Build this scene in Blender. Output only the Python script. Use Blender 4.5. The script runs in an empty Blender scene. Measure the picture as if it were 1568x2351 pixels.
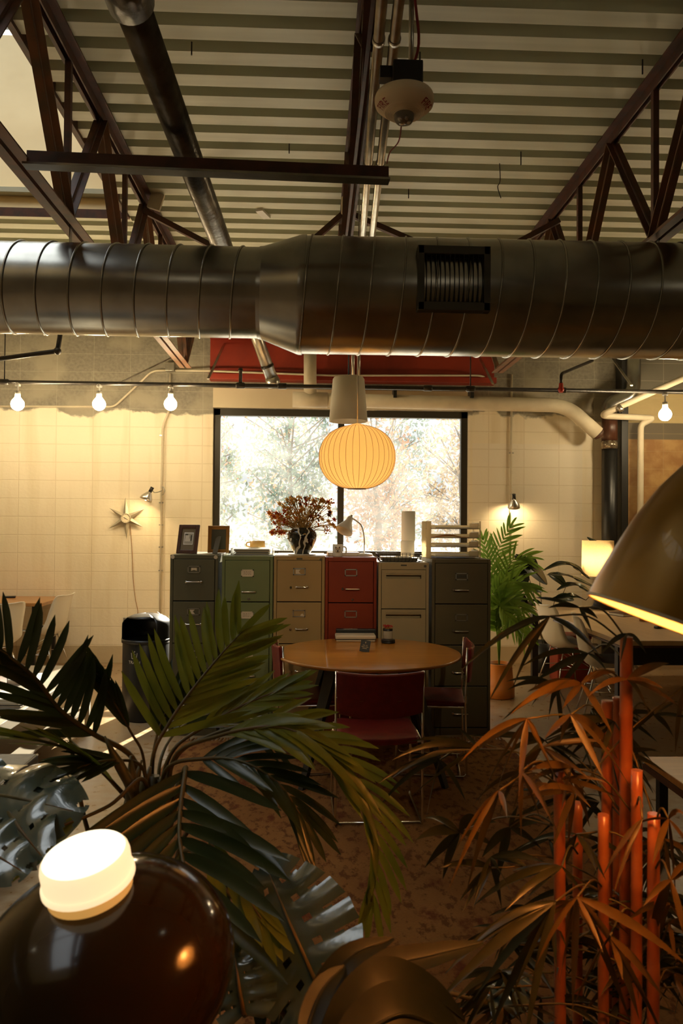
import bpy, bmesh, math, random
from mathutils import Vector, Matrix, noise
R = random.Random(7)
PI = math.pi
S = bpy.context.scene
COL = S.collection
V = Vector

# ------------------------------------------------------------------ camera
FPX, CX, CY = 1700.0, 784.0, 1175.5
EYE = V((0, 0, 1.56))
yaw, pitch, roll = math.atan(64 / FPX), math.atan(30 / FPX), 0.008
FW = V((math.sin(yaw) * math.cos(pitch), math.cos(yaw) * math.cos(pitch), math.sin(pitch)))
R0 = V((math.cos(yaw), -math.sin(yaw), 0))
U0 = R0.cross(FW)
RT = R0 * math.cos(roll) + U0 * math.sin(roll)
UP = U0 * math.cos(roll) - R0 * math.sin(roll)
cd = bpy.data.cameras.new('camera')
cam = bpy.data.objects.new('camera', cd)
COL.objects.link(cam)
cam.matrix_world = Matrix(((RT.x, UP.x, -FW.x, EYE.x), (RT.y, UP.y, -FW.y, EYE.y), (RT.z, UP.z, -FW.z, EYE.z), (0, 0, 0, 1)))
cd.sensor_fit = 'VERTICAL'
cd.sensor_height = 36
cd.sensor_width = 24
cd.lens = FPX / 2351 * 36
cd.clip_start = 0.02
cd.clip_end = 200
cd.dof.use_dof = True
cd.dof.focus_distance = 5.4
cd.dof.aperture_fstop = 7.0
S.camera = cam

def W(px, py, Y):
    """world point seen at a pixel of the photograph at room depth Y"""
    d = FW + RT * ((px - CX) / FPX) + UP * ((CY - py) / FPX)
    return EYE + d * (Y / d.y)

def WZ(px, py, Z):
    """world point seen at a pixel at height Z"""
    d = FW + RT * ((px - CX) / FPX) + UP * ((CY - py) / FPX)
    return EYE + d * ((Z - EYE.z) / d.z)

# ------------------------------------------------------------------ world, sun, exposure
S.view_settings.view_transform = 'Standard'
S.view_settings.look = 'None'
S.view_settings.gamma = 1.0
S.view_settings.exposure = 0.75
S.view_settings.use_curve_mapping = False
S.cycles.use_denoising = True
S.cycles.max_bounces = 8
S.cycles.diffuse_bounces = 4
S.cycles.glossy_bounces = 3
S.cycles.transmission_bounces = 6
S.cycles.transparent_max_bounces = 10
S.cycles.caustics_reflective = False
S.cycles.caustics_refractive = False
S.cycles.sample_clamp_indirect = 4.0

wd = bpy.data.worlds.new('sky')
S.world = wd
wd.use_nodes = True
bg = wd.node_tree.nodes['Background']
wn = wd.node_tree.nodes
wtc = wn.new('ShaderNodeTexCoord')
wsx = wn.new('ShaderNodeSeparateXYZ')
wmr = wn.new('ShaderNodeMapRange')
wl_ = wd.node_tree.links
wl_.new(wtc.outputs['Generated'], wsx.inputs[0])
wl_.new(wsx.outputs['Z'], wmr.inputs['Value'])
for k_, v_ in (('From Min', .1), ('From Max', .9), ('To Min', .52), ('To Max', 2.3)):
    wmr.inputs[k_].default_value = v_
wl_.new(wmr.outputs[0], bg.inputs[1])
bg.inputs[0].default_value = (0.93, 0.97, 1.0, 1)

def add_light(name, kind, loc, energy, color, parent=None, **kw):
    l = bpy.data.lights.new(name, kind)
    l.energy = energy
    l.color = color
    for k, v in kw.items():
        setattr(l, k, v)
    o = bpy.data.objects.new(name, l)
    COL.objects.link(o)
    o.location = loc
    if parent is not None:
        o.parent = parent
    return o

sun = add_light('sun', 'SUN', (4, 14, 9), 20.0, (1.0, 0.90, 0.74), angle=0.009)
sun.rotation_euler = V((-0.30, -1, -0.53)).to_track_quat('-Z', 'Y').to_euler()

# ------------------------------------------------------------------ materials
class NT:
    def __init__(s, m):
        m.use_nodes = True
        s.t = m.node_tree
        s.n = s.t.nodes
        s.n.clear()
    def __call__(s, typ, out=0, props=None, **ins):
        n = s.n.new('ShaderNode' + typ)
        for k, v in (props or {}).items():
            setattr(n, k, v)
        for k, v in ins.items():
            key = int(k[1:]) if k[0] == 'i' and k[1:].isdigit() else k.replace('_', ' ')
            s.set(n.inputs[key], v)
        return n.outputs[out]
    def set(s, sock, v):
        if isinstance(v, bpy.types.NodeSocket):
            s.t.links.new(v, sock)
        elif isinstance(v, (tuple, list)) and len(v) == 3 and sock.type == 'RGBA':
            sock.default_value = (*v, 1)
        else:
            sock.default_value = v
    def math(s, op, a, b=0.0):
        return s('Math', props={'operation': op}, i0=a, i1=b)
    def step(s, v, lo, hi):
        return s('MapRange', Value=v, From_Min=lo, From_Max=hi)
    def mix(s, f, a, b):
        n = s.n.new('ShaderNodeMix')
        n.data_type = 'RGBA'
        s.set(n.inputs[0], f)
        s.set(n.inputs[6], a)
        s.set(n.inputs[7], b)
        return n.outputs[2]
    def out(s, sh):
        o = s.n.new('ShaderNodeOutputMaterial')
        s.t.links.new(sh, o.inputs[0])

def srgb(r, g, b):
    f = lambda c: (c / 255 / 12.92) if c / 255 <= .04045 else ((c / 255 + .055) / 1.055) ** 2.4
    return (f(r), f(g), f(b))

def mat(name, col, rough=.5, metal=0., col2=None, scale=8., detail=3., lo=.35, hi=.65, bump=0., bscale=None, coat=0., stretch=None, spec=.5, transl=0., emit=None, estr=0., trans=0., alpha=1.):
    m = bpy.data.materials.new(name)
    t = NT(m)
    co = t('TexCoord', 3)
    if stretch:
        co = t('Mapping', Vector=co, Scale=stretch)
    c = col
    nz = None
    if col2 is not None:
        nz = t('TexNoise', Vector=co, Scale=scale, Detail=detail)
        c = t.mix(t.step(nz, lo, hi), col, col2)
    kw = dict(Base_Color=c, Roughness=rough, Metallic=metal, Coat_Weight=coat, Specular_IOR_Level=spec)
    if trans:
        kw['Transmission_Weight'] = trans
    if emit is not None:
        kw['Emission_Color'] = emit
        kw['Emission_Strength'] = estr
    if bump:
        bn = t('TexNoise', Vector=co, Scale=bscale or scale, Detail=4.)
        kw['Normal'] = t('Bump', Height=bn, Strength=bump, Distance=.01)
    sh = t('BsdfPrincipled', **kw)
    if transl:
        sh = t('MixShader', i0=transl, i1=sh, i2=t('BsdfTranslucent', Color=c))
    t.out(sh)
    return m

M = {}
M['black_paint'] = mat('black_paint', (.012, .011, .009), .45)
M['black_plastic'] = mat('black_plastic', (.007, .007, .007), .38)
M['chrome'] = mat('chrome', (.75, .72, .66), .15, 1.)
M['steel_wire'] = mat('steel_wire', (.5, .48, .43), .3, 1.)
M['galv'] = mat('galvanized_steel', (.46, .45, .41), .27, 1., (.34, .33, .30), 5., bump=.04, bscale=3.)
M['conduit'] = mat('conduit_steel', (.62, .58, .5), .3, 1., (.45, .42, .36), 12.)
M['rust'] = mat('red_oxide_steel', (.115, .038, .018), .6, 0., (.06, .03, .018), 14., bump=.2)
M['rust_light'] = mat('worn_oxide_steel', (.24, .10, .045), .6, 0., (.15, .09, .05), 10., bump=.15)
M['red_beam'] = mat('red_primer_steel', (.34, .035, .012), .5, 0., (.25, .025, .01), 4.)
M['iron'] = mat('cast_iron_pipe', (.13, .12, .10), .30, .7, (.06, .05, .038), 9., bump=.25, bscale=40.)
M['black_pipe'] = mat('black_iron_pipe', (.02, .017, .014), .4, .3, (.04, .03, .02), 20.)
M['white_pipe'] = mat('cream_insulation', (.66, .58, .42), .7, 0., (.58, .50, .36), 6., bump=.1)
M['white'] = mat('white_plastic', (.72, .70, .64), .4)
M['white_metal'] = mat('white_enamel', (.74, .72, .66), .3)
M['paper'] = mat('paper', (.8, .77, .68), .8)
M['wood_orange'] = mat('orange_wood', (.42, .20, .06), .35, 0., (.34, .15, .04), 5., stretch=(1, 9, 1), coat=.3)
M['wood_table'] = mat('table_veneer', (.57, .245, .035), .3, 0., (.49, .20, .03), 3., stretch=(1, 10, 1), coat=.25)
M['wood_desk'] = mat('desk_veneer', (.66, .45, .25), .35, 0., (.60, .40, .22), 3., stretch=(8, 1, 1), coat=.2)
M['wood_dark'] = mat('dark_wood', (.09, .032, .014), .4, 0., (.06, .02, .01), 8., stretch=(8, 1, 1))
M['wood_honey'] = mat('honey_wood', (.40, .18, .04), .4, 0., (.32, .14, .03), 8.)
M['red_vinyl'] = mat('red_upholstery', (.20, .012, .01), .45, 0., (.16, .01, .008), 30., bump=.1, bscale=120.)
M['shell'] = mat('white_shell', (.72, .67, .56), .35)
M['orange_pot'] = mat('orange_glaze', (.55, .19, .03), .4)
M['red_bin'] = mat('red_bin_plastic', (.32, .04, .012), .5)
M['glass'] = None

def leafmat(name, c1, c2, transl=.3, rough=.35, scale=6.):
    return mat(name, c1, rough, 0., c2, scale, transl=transl, spec=.5)
M['palm'] = leafmat('palm_lit_green', (.22, .25, .026), (.15, .19, .02), .45)  # light through and on the brighter fronds put into the green
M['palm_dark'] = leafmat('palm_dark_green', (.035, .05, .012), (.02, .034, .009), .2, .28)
M['palm_far'] = leafmat('bright_palm_green', (.24, .38, .05), (.17, .30, .04), .5)
M['stalk'] = mat('palm_stalk', (.12, .075, .02), .5, 0., (.08, .07, .018), 7.)
M['bamboo_leaf_lit'] = leafmat('bamboo_leaf_lit', (.15, .078, .016), (.09, .055, .014), .3, .4)  # dome lamp's orange light put into the colour of nearby leaves
M['bamboo_leaf_lit2'] = leafmat('bamboo_leaf_dark', (.045, .045, .016), (.03, .032, .012), .2, .35)
M['cane'] = mat('bamboo_cane', (.52, .16, .05), .35, 0., (.42, .10, .03), 14., coat=.3)
M['rubber_leaf'] = leafmat('rubber_leaf', (.018, .028, .012), (.012, .02, .01), .08, .25)
M['monstera'] = mat('monstera_leaf', (.085, .12, .10), .2, 0., (.05, .08, .06), 9., transl=.08, spec=1., coat=.7, bump=.12, bscale=26.)
M['soil'] = mat('soil', (.03, .02, .012), .9)

# ------------------------------------------------------------------ mesh builder
class MB:
    def __init__(s, off=(0, 0, 0)):
        s.v, s.f, s.sm, s.o = [], [], [], V(off)
    def quad(s, pts, smooth=False):
        b = len(s.v)
        s.v += [V(p) - s.o for p in pts]
        s.f.append(tuple(range(b, b + len(pts))))
        s.sm.append(smooth)
        return s
    def box(s, c, d, rot=None):
        c = V(c)
        b = len(s.v)
        for z in (-.5, .5):
            for x, y in ((-.5, -.5), (.5, -.5), (.5, .5), (-.5, .5)):
                p = V((x * d[0], y * d[1], z * d[2]))
                if rot is not None:
                    p = rot @ p
                s.v.append(c + p - s.o)
        for q in ((3, 2, 1, 0), (4, 5, 6, 7), (0, 1, 5, 4), (1, 2, 6, 5), (2, 3, 7, 6), (3, 0, 4, 7)):
            s.f.append(tuple(b + i for i in q))
            s.sm.append(False)
        return s
    def ext(s, x0, x1, y0, y1, z0, z1):
        return s.box(((x0 + x1) / 2, (y0 + y1) / 2, (z0 + z1) / 2), (abs(x1 - x0), abs(y1 - y0), abs(z1 - z0)))
    def bar(s, a, b, w, h, up=(0, 0, 1)):
        a, b = V(a), V(b)
        d = b - a
        y = d.normalized()
        u = V(up)
        x = y.cross(u)
        if x.length < 1e-4:
            x = y.cross(V((1, 0, 0)))
        x.normalize()
        z = x.cross(y)
        return s.box((a + b) / 2, (w, d.length, h), Matrix((x, y, z)).transposed())
    def tube(s, pts, r, n=12, caps=True, smooth=True):
        pts = [V(p) for p in pts]
        rs = r if isinstance(r, (list, tuple)) else [r] * len(pts)
        b = len(s.v)
        t0 = (pts[1] - pts[0]).normalized()
        x = t0.orthogonal().normalized()
        for i, p in enumerate(pts):
            if i == 0:
                t = t0
            elif i == len(pts) - 1:
                t = (pts[i] - pts[i - 1]).normalized()
            else:
                t = ((pts[i] - pts[i - 1]).normalized() + (pts[i + 1] - pts[i]).normalized())
                t = t.normalized() if t.length > 1e-6 else t0
            x = (x - t * x.dot(t))
            x = x.normalized() if x.length > 1e-6 else t.orthogonal().normalized()
            y = t.cross(x)
            for k in range(n):
                a = 2 * PI * k / n
                s.v.append(p + (x * math.cos(a) + y * math.sin(a)) * rs[i] - s.o)
        for i in range(len(pts) - 1):
            for k in range(n):
                k2 = (k + 1) % n
                s.f.append((b + i * n + k, b + i * n + k2, b + (i + 1) * n + k2, b + (i + 1) * n + k))
                s.sm.append(smooth)
        if caps:
            s.f.append(tuple(b + k for k in reversed(range(n))))
            s.f.append(tuple(b + (len(pts) - 1) * n + k for k in range(n)))
            s.sm += [False, False]
        return s
    def lathe(s, prof, c=(0, 0, 0), n=32, axis=(0, 0, 1), smooth=True, a0=0., a1=2 * PI):
        c = V(c)
        q = V((0, 0, 1)).rotation_difference(V(axis).normalized())
        b = len(s.v)
        full = abs(a1 - a0 - 2 * PI) < 1e-6
        nn = n if full else n + 1
        for (r, z) in prof:
            for k in range(nn):
                a = a0 + (a1 - a0) * k / n
                s.v.append(c + q @ V((r * math.cos(a), r * math.sin(a), z)) - s.o)
        for i in range(len(prof) - 1):
            for k in range(n):
                k2 = (k + 1) % nn
                s.f.append((b + i * nn + k, b + i * nn + k2, b + (i + 1) * nn + k2, b + (i + 1) * nn + k))
                s.sm.append(smooth)
        return s
    def ball(s, c, r, n=12, m=8, sc=(1, 1, 1)):
        b0 = len(s.v)
        s.lathe([(max(1e-4, r * math.sin(PI * i / m)), -r * math.cos(PI * i / m)) for i in range(m + 1)], (0, 0, 0), n)
        for i in range(b0, len(s.v)):
            p = s.v[i] + s.o
            s.v[i] = V((p.x * sc[0], p.y * sc[1], p.z * sc[2])) + V(c) - s.o
        return s
    def prism(s, poly, z0, z1, mtx=None):
        """polygon (x,y) extruded z0..z1"""
        n = len(poly)
        b = len(s.v)
        mtx = mtx or Matrix.Identity(4)
        for z in (z0, z1):
            for (x, y) in poly:
                s.v.append(mtx @ V((x, y, z)) - s.o)
        s.f.append(tuple(b + k for k in reversed(range(n))))
        s.f.append(tuple(b + n + k for k in range(n)))
        s.sm += [False, False]
        for k in range(n):
            k2 = (k + 1) % n
            s.f.append((b + k, b + k2, b + n + k2, b + n + k))
            s.sm.append(False)
        return s
    def grid(s, P, smooth=True):
        """P[i][j] grid of points"""
        b = len(s.v)
        n, m = len(P), len(P[0])
        for row in P:
            s.v += [V(p) - s.o for p in row]
        for i in range(n - 1):
            for j in range(m - 1):
                s.f.append((b + i * m + j, b + i * m + j + 1, b + (i + 1) * m + j + 1, b + (i + 1) * m + j))
                s.sm.append(smooth)
        return s
    def build(s, name, m, parent=None, bevel=0., solid=0., loc=None, seg=2):
        me = bpy.data.meshes.new(name)
        me.from_pydata([tuple(p) for p in s.v], [], s.f)
        me.polygons.foreach_set('use_smooth', s.sm)
        me.update()
        bm = bmesh.new()
        bm.from_mesh(me)
        if len(bm.faces) < 3000:
            bmesh.ops.recalc_face_normals(bm, faces=bm.faces)
        bm.to_mesh(me)
        bm.free()
        o = bpy.data.objects.new(name, me)
        COL.objects.link(o)
        o.data.materials.append(M[m] if isinstance(m, str) else m)
        if solid:
            md = o.modifiers.new('solid', 'SOLIDIFY')
            md.thickness = solid
            md.offset = 0
        if bevel:
            md = o.modifiers.new('bevel', 'BEVEL')
            md.width = bevel
            md.segments = seg
            md.limit_method = 'ANGLE'
        if parent is not None:
            o.parent = parent
        if loc is not None:
            o.location = loc
        elif parent is None and s.o.length > 0:
            o.location = s.o
        return o

def tag(o, label=None, cat=None, group=None, kind=None):
    if label: o['label'] = label
    if cat: o['category'] = cat
    if group: o['group'] = group
    if kind: o['kind'] = kind
    return o

def thing(name, label, cat, loc=(0, 0, 0), rz=0., group=None):
    o = bpy.data.objects.new(name, None)
    o.empty_display_size = .05
    COL.objects.link(o)
    o.location = loc
    o.rotation_euler = (0, 0, rz)
    return tag(o, label, cat, group)

def copy_tree(o, parent=None):
    c = o.copy()
    COL.objects.link(c)
    if parent is not None:
        c.parent = parent
    for ch in list(o.children):
        copy_tree(ch, c)
    return c

def struct(o):
    o['kind'] = 'structure'
    return o

def text_mesh(txt, size, mapper, name, m, parent, ext=.0005, align='CENTER'):
    cu = bpy.data.curves.new('t', 'FONT')
    cu.body = txt
    cu.size = size
    cu.align_x = align
    cu.align_y = 'CENTER'
    cu.resolution_u = 2
    to = bpy.data.objects.new('t', cu)
    COL.objects.link(to)
    dg = bpy.context.evaluated_depsgraph_get()
    me = bpy.data.meshes.new_from_object(to.evaluated_get(dg))
    bpy.data.objects.remove(to)
    for v in me.vertices:
        v.co = mapper(v.co.x, v.co.y)
    me.name = name
    o = bpy.data.objects.new(name, me)
    me.materials.clear()
    me.materials.append(M[m] if isinstance(m, str) else m)
    COL.objects.link(o)
    o.parent = parent
    return o

def smooth_path(pts, k=6):
    """Catmull-Rom through points"""
    pts = [V(p) for p in pts]
    P = [pts[0] * 2 - pts[1]] + pts + [pts[-1] * 2 - pts[-2]]
    out = []
    for i in range(1, len(P) - 2):
        a, b, c, d = P[i - 1], P[i], P[i + 1], P[i + 2]
        for j in range(k):
            t = j / k
            out.append(.5 * ((2 * b) + (c - a) * t + (2 * a - 5 * b + 4 * c - d) * t * t + (3 * b - a - 3 * c + d) * t ** 3))
    out.append(pts[-1])
    return out

def bend(pts, r=.06, k=5):
    """polyline with rounded corners"""
    pts = [V(p) for p in pts]
    out = [pts[0]]
    for i in range(1, len(pts) - 1):
        a, b, c = pts[i - 1], pts[i], pts[i + 1]
        ra = min(r, (a - b).length * .45, (c - b).length * .45)
        p0, p1 = b + (a - b).normalized() * ra, b + (c - b).normalized() * ra
        for j in range(k + 1):
            t = j / k
            out.append(p0 * (1 - t) ** 2 + b * 2 * t * (1 - t) + p1 * t * t)
    out.append(pts[-1])
    return out

# ================================================================== SETTING
WY = 8.37            # inner face of the window wall
H = 4.06             # underside of the roof deck
XL, XR, YR = -6.0, 6.2, -2.6
WX0, WX1, WZ0, WZ1 = -1.14, 1.76, .42, 2.87   # window opening

# floor
m = bpy.data.materials.new('stained_concrete'); t = NT(m)
co = t('TexCoord', 3)
n1 = t('TexNoise', Vector=co, Scale=.8, Detail=6.)
n2 = t('TexNoise', Vector=co, Scale=14., Detail=6.)
c = t.mix(t.step(n1, .35, .65), (.34, .215, .10), (.26, .155, .07))
c = t.mix(t.step(n2, .4, .75), c, (.40, .31, .20))
t.out(t('BsdfPrincipled', Base_Color=c, Roughness=t.step(n2, -.2, 1.8), Normal=t('Bump', Height=n2, Strength=.08, Distance=.01)))
M['concrete'] = m
struct(MB().ext(XL, XR, YR, WY, -.1, 0).build('floor', 'concrete'))

# window wall: painted block with bare block above
m = bpy.data.materials.new('painted_block'); t = NT(m)
co = t('TexCoord', 3)
sx = t.n.new('ShaderNodeSeparateXYZ'); t.t.links.new(co, sx.inputs[0])
X, Z = sx.outputs[0], sx.outputs[2]
cv = t('CombineXYZ', X=t.math('ADD', X, .04), Y=Z, Z=0.)
bn = t.n.new('ShaderNodeTexBrick')
bn.offset = 0.0
t.set(bn.inputs['Vector'], cv)
for k, v in (('Scale', 1.), ('Mortar Size', .006), ('Mortar Smooth', .5), ('Brick Width', .406), ('Row Height', .2032)):
    bn.inputs[k].default_value = v
mort = bn.outputs['Fac']
nb = t('TexNoise', Vector=cv, Scale=2.2, Detail=5.)
nf = t('TexNoise', Vector=cv, Scale=30., Detail=4.)
nst = t('TexNoise', Vector=t('Mapping', Vector=cv, Scale=(3., .25, 1.)), Scale=2., Detail=3.)
cream = t.mix(t.step(nst, .5, .8), (.86, .76, .57), (.75, .63, .42))
bare = t.mix(t.step(nf, .35, .7), (.27, .24, .18), (.20, .175, .13))
bare = t.mix(t.step(nb, .5, .62), bare, (.33, .29, .21))
edge = t.math('ADD', Z, t.math('MULTIPLY', t.math('SUBTRACT', nb, .5), .55))
col = t.mix(t.step(edge, 2.80, 2.83), cream, bare)
# whiter repainted patch right of the window
px = t.math('MULTIPLY', t.step(X, 1.80, 1.81), t.math('SUBTRACT', 1., t.step(X, 3.07, 3.08)))
pz = t.math('SUBTRACT', 1., t.step(Z, 2.50, 2.51))
col = t.mix(t.math('MULTIPLY', px, pz), col, (.84, .76, .61))
# darker base course
col = t.mix(t.math('SUBTRACT', 1., t.step(Z, .19, .20)), col, (.56, .45, .28))
# brown unpainted bay beyond the stack pipe
nw = t('TexNoise', Vector=cv, Scale=5., Detail=6.)
brown = t.mix(t.step(nw, .42, .62), (.30, .14, .035), (.42, .24, .075))
brown = t.mix(t.step(Z, 2.57, 2.58), brown, (.13, .10, .06))
brown = t.mix(t.step(Z, 2.76, 2.77), brown, (.52, .40, .19))
brown = t.mix(t.step(Z, 3.10, 3.11), brown, (.17, .15, .11))
col = t.mix(t.step(X, 3.50, 3.51), col, brown)
col = t.mix(t.math('MULTIPLY', mort, .45), col, t.mix(.5, col, t.mix(t.step(edge, 2.80, 2.83), (.5, .36, .16), (.62, .55, .40))))
bmp = t('Bump', Height=t.math('ADD', t.math('MULTIPLY', mort, -1.), t.math('MULTIPLY', nf, .35)), Strength=.35, Distance=.012)
t.out(t('BsdfPrincipled', Base_Color=col, Roughness=.62, Normal=bmp))
M['block'] = m
wb = MB()
T = .22
wb.ext(XL, WX0, WY, WY + T, 0, H + .1)
wb.ext(WX1, XR, WY, WY + T, 0, H + .1)
wb.ext(WX0, WX1, WY, WY + T, 0, WZ0)
wb.ext(WX0, WX1, WY, WY + T, WZ1, H + .1)
struct(wb.build('wall_back', 'block'))
M['cream_paint'] = mat('cream_paint', (.70, .60, .42), .7, 0., (.62, .52, .35), 1.5)
M['dim_paint'] = mat('warm_grey_paint', (.34, .28, .19), .8, 0., (.28, .23, .15), 1.2)
wl = MB()
wl.ext(XL - .2, XL, YR - .2, WY + T, 0, H + .1)
struct(wl.build('wall_left', 'cream_paint'))
struct(MB().ext(XR, XR + .2, YR - .2, WY + T, 0, H + .1).build('wall_right', 'dim_paint'))
wr = MB()
wr.ext(XL, XR, YR - .2, YR, 0, H + .1)
struct(wr.build('wall_rear', 'dim_paint'))

# corrugated roof deck with a skylight opening on the left
M['deck'] = mat('painted_roof_deck', (.70, .71, .57), .5, 0., (.60, .61, .48), 2.5, stretch=(.4, 6, 1), bump=.05)
SKX0, SKX1, SKY0, SKY1 = -4.2, -1.52, -.6, 6.05
def deck_strip(mb, x0, x1, y0, y1):
    p, zb, zt = .2032, H, H + .15
    prof = []
    y = y0
    while y < y1:
        for dy, z in ((0, zb), (.108, zb), (.116, zt), (.195, zt)):
            if y + dy <= y1 + 1e-6:
                prof.append((y + dy, z))
        y += p
    prof.append((y1, zb))
    sk = -.012          # the deck runs a touch out of square
    mb.grid([[(x0, a, z), (x1, a - sk * 0, z)] for a, z in prof], smooth=False)
dk = MB()
deck_strip(dk, SKX1, XR, YR, WY + .1)
deck_strip(dk, SKX0, SKX1, SKY1, WY + .1)
deck_strip(dk, XL, SKX0, YR, WY + .1)
deck_strip(dk, SKX0, SKX1, YR, SKY0)
dk.ext(SKX1, XR, YR, WY + .2, H + .18, H + .22).ext(XL, SKX0, YR, WY + .2, H + .18, H + .22)
dk.ext(SKX0, SKX1, SKY1, WY + .2, H + .18, H + .22).ext(SKX0, SKX1, YR, SKY0, H + .18, H + .22)
struct(dk.build('ceiling', 'deck'))
M['shaft'] = mat('skylight_plaster', (.88, .70, .40), .8, 0., (.80, .62, .34), 2.)
sh = MB()
zt = H + 2.05
sh.ext(SKX0 - .1, SKX0, SKY0, SKY1, H, zt).ext(SKX1, SKX1 + .1, SKY0, SKY1, H + .07, zt)
sh.quad([(SKX0, SKY1, H), (SKX1, SKY1, H), (SKX1, SKY1 + .9, zt), (SKX0, SKY1 + .9, zt)]).quad([(SKX0 - .1, SKY1 + .12, H + .1), (SKX0 - .1, SKY1 + 1.02, zt), (SKX1 + .1, SKY1 + 1.02, zt), (SKX1 + .1, SKY1 + .12, H + .1)])
sh.ext(SKX0 - .1, SKX0, SKY1, SKY1 + 1., H + .17, zt).ext(SKX1, SKX1 + .1, SKY1, SKY1 + 1., H + .17, zt).ext(SKX0 - .1, SKX1 + .1, SKY1 + .9, SKY1 + 1., H + .17, zt)
sh.ext(SKX0 - .1, SKX1 + .1, SKY0 - .1, SKY0, H + .07, zt)
struct(sh.build('wall_skylight', 'shaft'))
struct(MB().ext(SKX1 - .03, SKX1 + .004, SKY0, SKY1, H - .025, H + .23).ext(SKX0, SKX1, SKY1 - .004, SKY1 + .006, H - .02, H + .05).build('trim_4', 'rust'))

# glass
def glassmat(name, haze, haze_col=(.85, .86, .84)):
    m = bpy.data.materials.new(name)
    t = NT(m)
    co = t('TexCoord', 3)
    fr = t('Fresnel', IOR=1.45)
    sh = t('MixShader', i0=fr, i1=t('BsdfTransparent', Color=(.96, .97, .96)), i2=t('BsdfGlossy', Color=(1, 1, 1), Roughness=.01))
    if haze:
        d = t('MixShader', i0=.5, i1=t('BsdfDiffuse', Color=haze_col), i2=t('BsdfTranslucent', Color=haze_col))
        n = t('TexNoise', Vector=co, Scale=3., Detail=8.)
        f = t.math('MULTIPLY', t.step(n, .25, .8), haze)
        sh = t('MixShader', i0=f, i1=sh, i2=d)
    t.out(sh)
    return m
M['window_glass'] = glassmat('hazed_window_glass', .13)  # film puts the window's hazy glow into the glass
M['clear'] = glassmat('clear_glass', .0)
M['skylight_glass'] = glassmat('skylight_glass', .05)
M['frame_dark'] = mat('bronze_frame', (.045, .040, .028), .5, .3)

win = MB()
fy0, fy1 = WY + .06, WY + .13
fw = .075
win.ext(WX0, WX1, fy0, fy1, WZ1 - fw, WZ1).ext(WX0, WX1, fy0, fy1, WZ0, WZ0 + fw * .6)
win.ext(WX0, WX0 + fw, fy0, fy1, WZ0, WZ1).ext(WX1 - fw, WX1, fy0, fy1, WZ0, WZ1)
win.ext(WX0, WX1, fy0, fy1, 1.20, 1.265)
w1 = struct(win.build('window_1', 'frame_dark', bevel=.004))
mxm = W(783, 1100, WY).x
MB().ext(mxm - .035, mxm + .035, fy0, fy1, WZ0, WZ1).build('mullion', 'frame_dark', w1, bevel=.004)
MB().ext(WX0 + fw, mxm - .035, fy0 + .035, fy0 + .041, WZ0, WZ1 - fw).build('pane', 'window_glass', w1)
MB().ext(mxm + .035, WX1 - fw, fy0 + .035, fy0 + .041, WZ0, WZ1 - fw).build('pane', 'window_glass', w1)
MB().ext(WX0 - .0, WX1, WY - .02, fy0, WZ0 - .03, WZ0).build('sill', 'cream_paint', w1)
w4 = struct(MB().ext(SKX0 - .1, SKX0, SKY0, SKY1 + .9, zt, zt + .06).ext(SKX1, SKX1 + .1, SKY0, SKY1 + .9, zt, zt + .06).ext(SKX0 - .1, SKX1 + .1, 2.7, 2.76, zt, zt + .06).build('window_2', 'frame_dark'))
MB().ext(SKX0, SKX1, SKY0, SKY1 + .9, zt + .02, zt + .026).build('pane', 'skylight_glass', w4)

# lintel band and red steel beam over the window
struct(MB().ext(WX0, 1.80, WY - .03, WY - .001, 2.87, 3.09).build('trim_1', 'cream_paint'))
bx0, bx1 = W(484, 830, WY).x, W(1132, 830, WY).x
bz = [W(800, y, WY - .15).z for y in (875, 862, 800, 786)]
rb = MB().ext(bx0, bx1, WY - .17, WY - .001, bz[0], bz[1]).ext(bx0, bx1, WY - .06, WY - .02, bz[1], bz[2] + .1).ext(bx0, bx1, WY - .17, WY - .001, bz[2] + .1, bz[2] + .13)
struct(rb.build('trim_2', 'red_beam', bevel=.004))

# ================================================================== ROOF STEEL
TC, BC = 4.0, 3.14
def joist(X, label, ph, mtop, mbot, hw=.058, BC=3.14, tw=.062):
    o = thing('roof_joist', label, 'roof truss', (X, 0, BC), group='steel roof joists')
    off = (X, 0, BC)
    tc = MB(off)
    for sx in (-1, 1):
        tc.ext(X + sx * .012, X + sx * tw, -2.5, WY, TC + .045, TC + .055)
        tc.ext(X + sx * .012, X + sx * .020, -2.5, WY, TC - .01, TC + .045)
    tc.build('top_chord', mtop, o)
    bc = MB(off)
    yb = 7.55
    for sx in (-1, 1):
        bc.ext(X + sx * .010, X + sx * hw, -2.5, yb, BC, BC + .008)
        bc.ext(X + sx * .010, X + sx * .017, -2.5, yb, BC + .008, BC + .055)
    bc.build('bottom_chord', mbot, o)
    p = 1.17
    k0 = -3
    for k in range(-6, 4):
        yt = 4.5 + ph + p * k
        for s in (-1, 1):
            ybn = yt + s * p / 2
            if -2.4 < ybn < 7.5 and yt < WY - .1 and yt > -2.4:
                b = MB(off)
                b.bar((X - .025, yt, TC), (X - .025, ybn, BC + .03), .035, .006).bar((X + .025, yt, TC), (X + .025, ybn, BC + .03), .035, .006)
                b.bar((X, yt, TC), (X, ybn, BC + .03), .006, .03)
                b.build('web_bar', 'rust' if s < 0 else mbot, o)
        ym = yt + p / 2
        if -2.4 < ym < 7.4:
            MB(off).bar((X, ym, BC + .03), (X, ym, TC), .032, .032, (0, 1, 0)).build('web_post', 'rust', o)
    MB(off).bar((X, 7.5, BC + .02), (X, WY - .02, TC - .05), .05, .012).build('end_bar', 'rust_light', o)
    return o
joist(-1.31, 'rust red steel roof joist along the skylight edge, crossed by the black drain pipe', 0., 'rust', 'rust_light')
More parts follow.
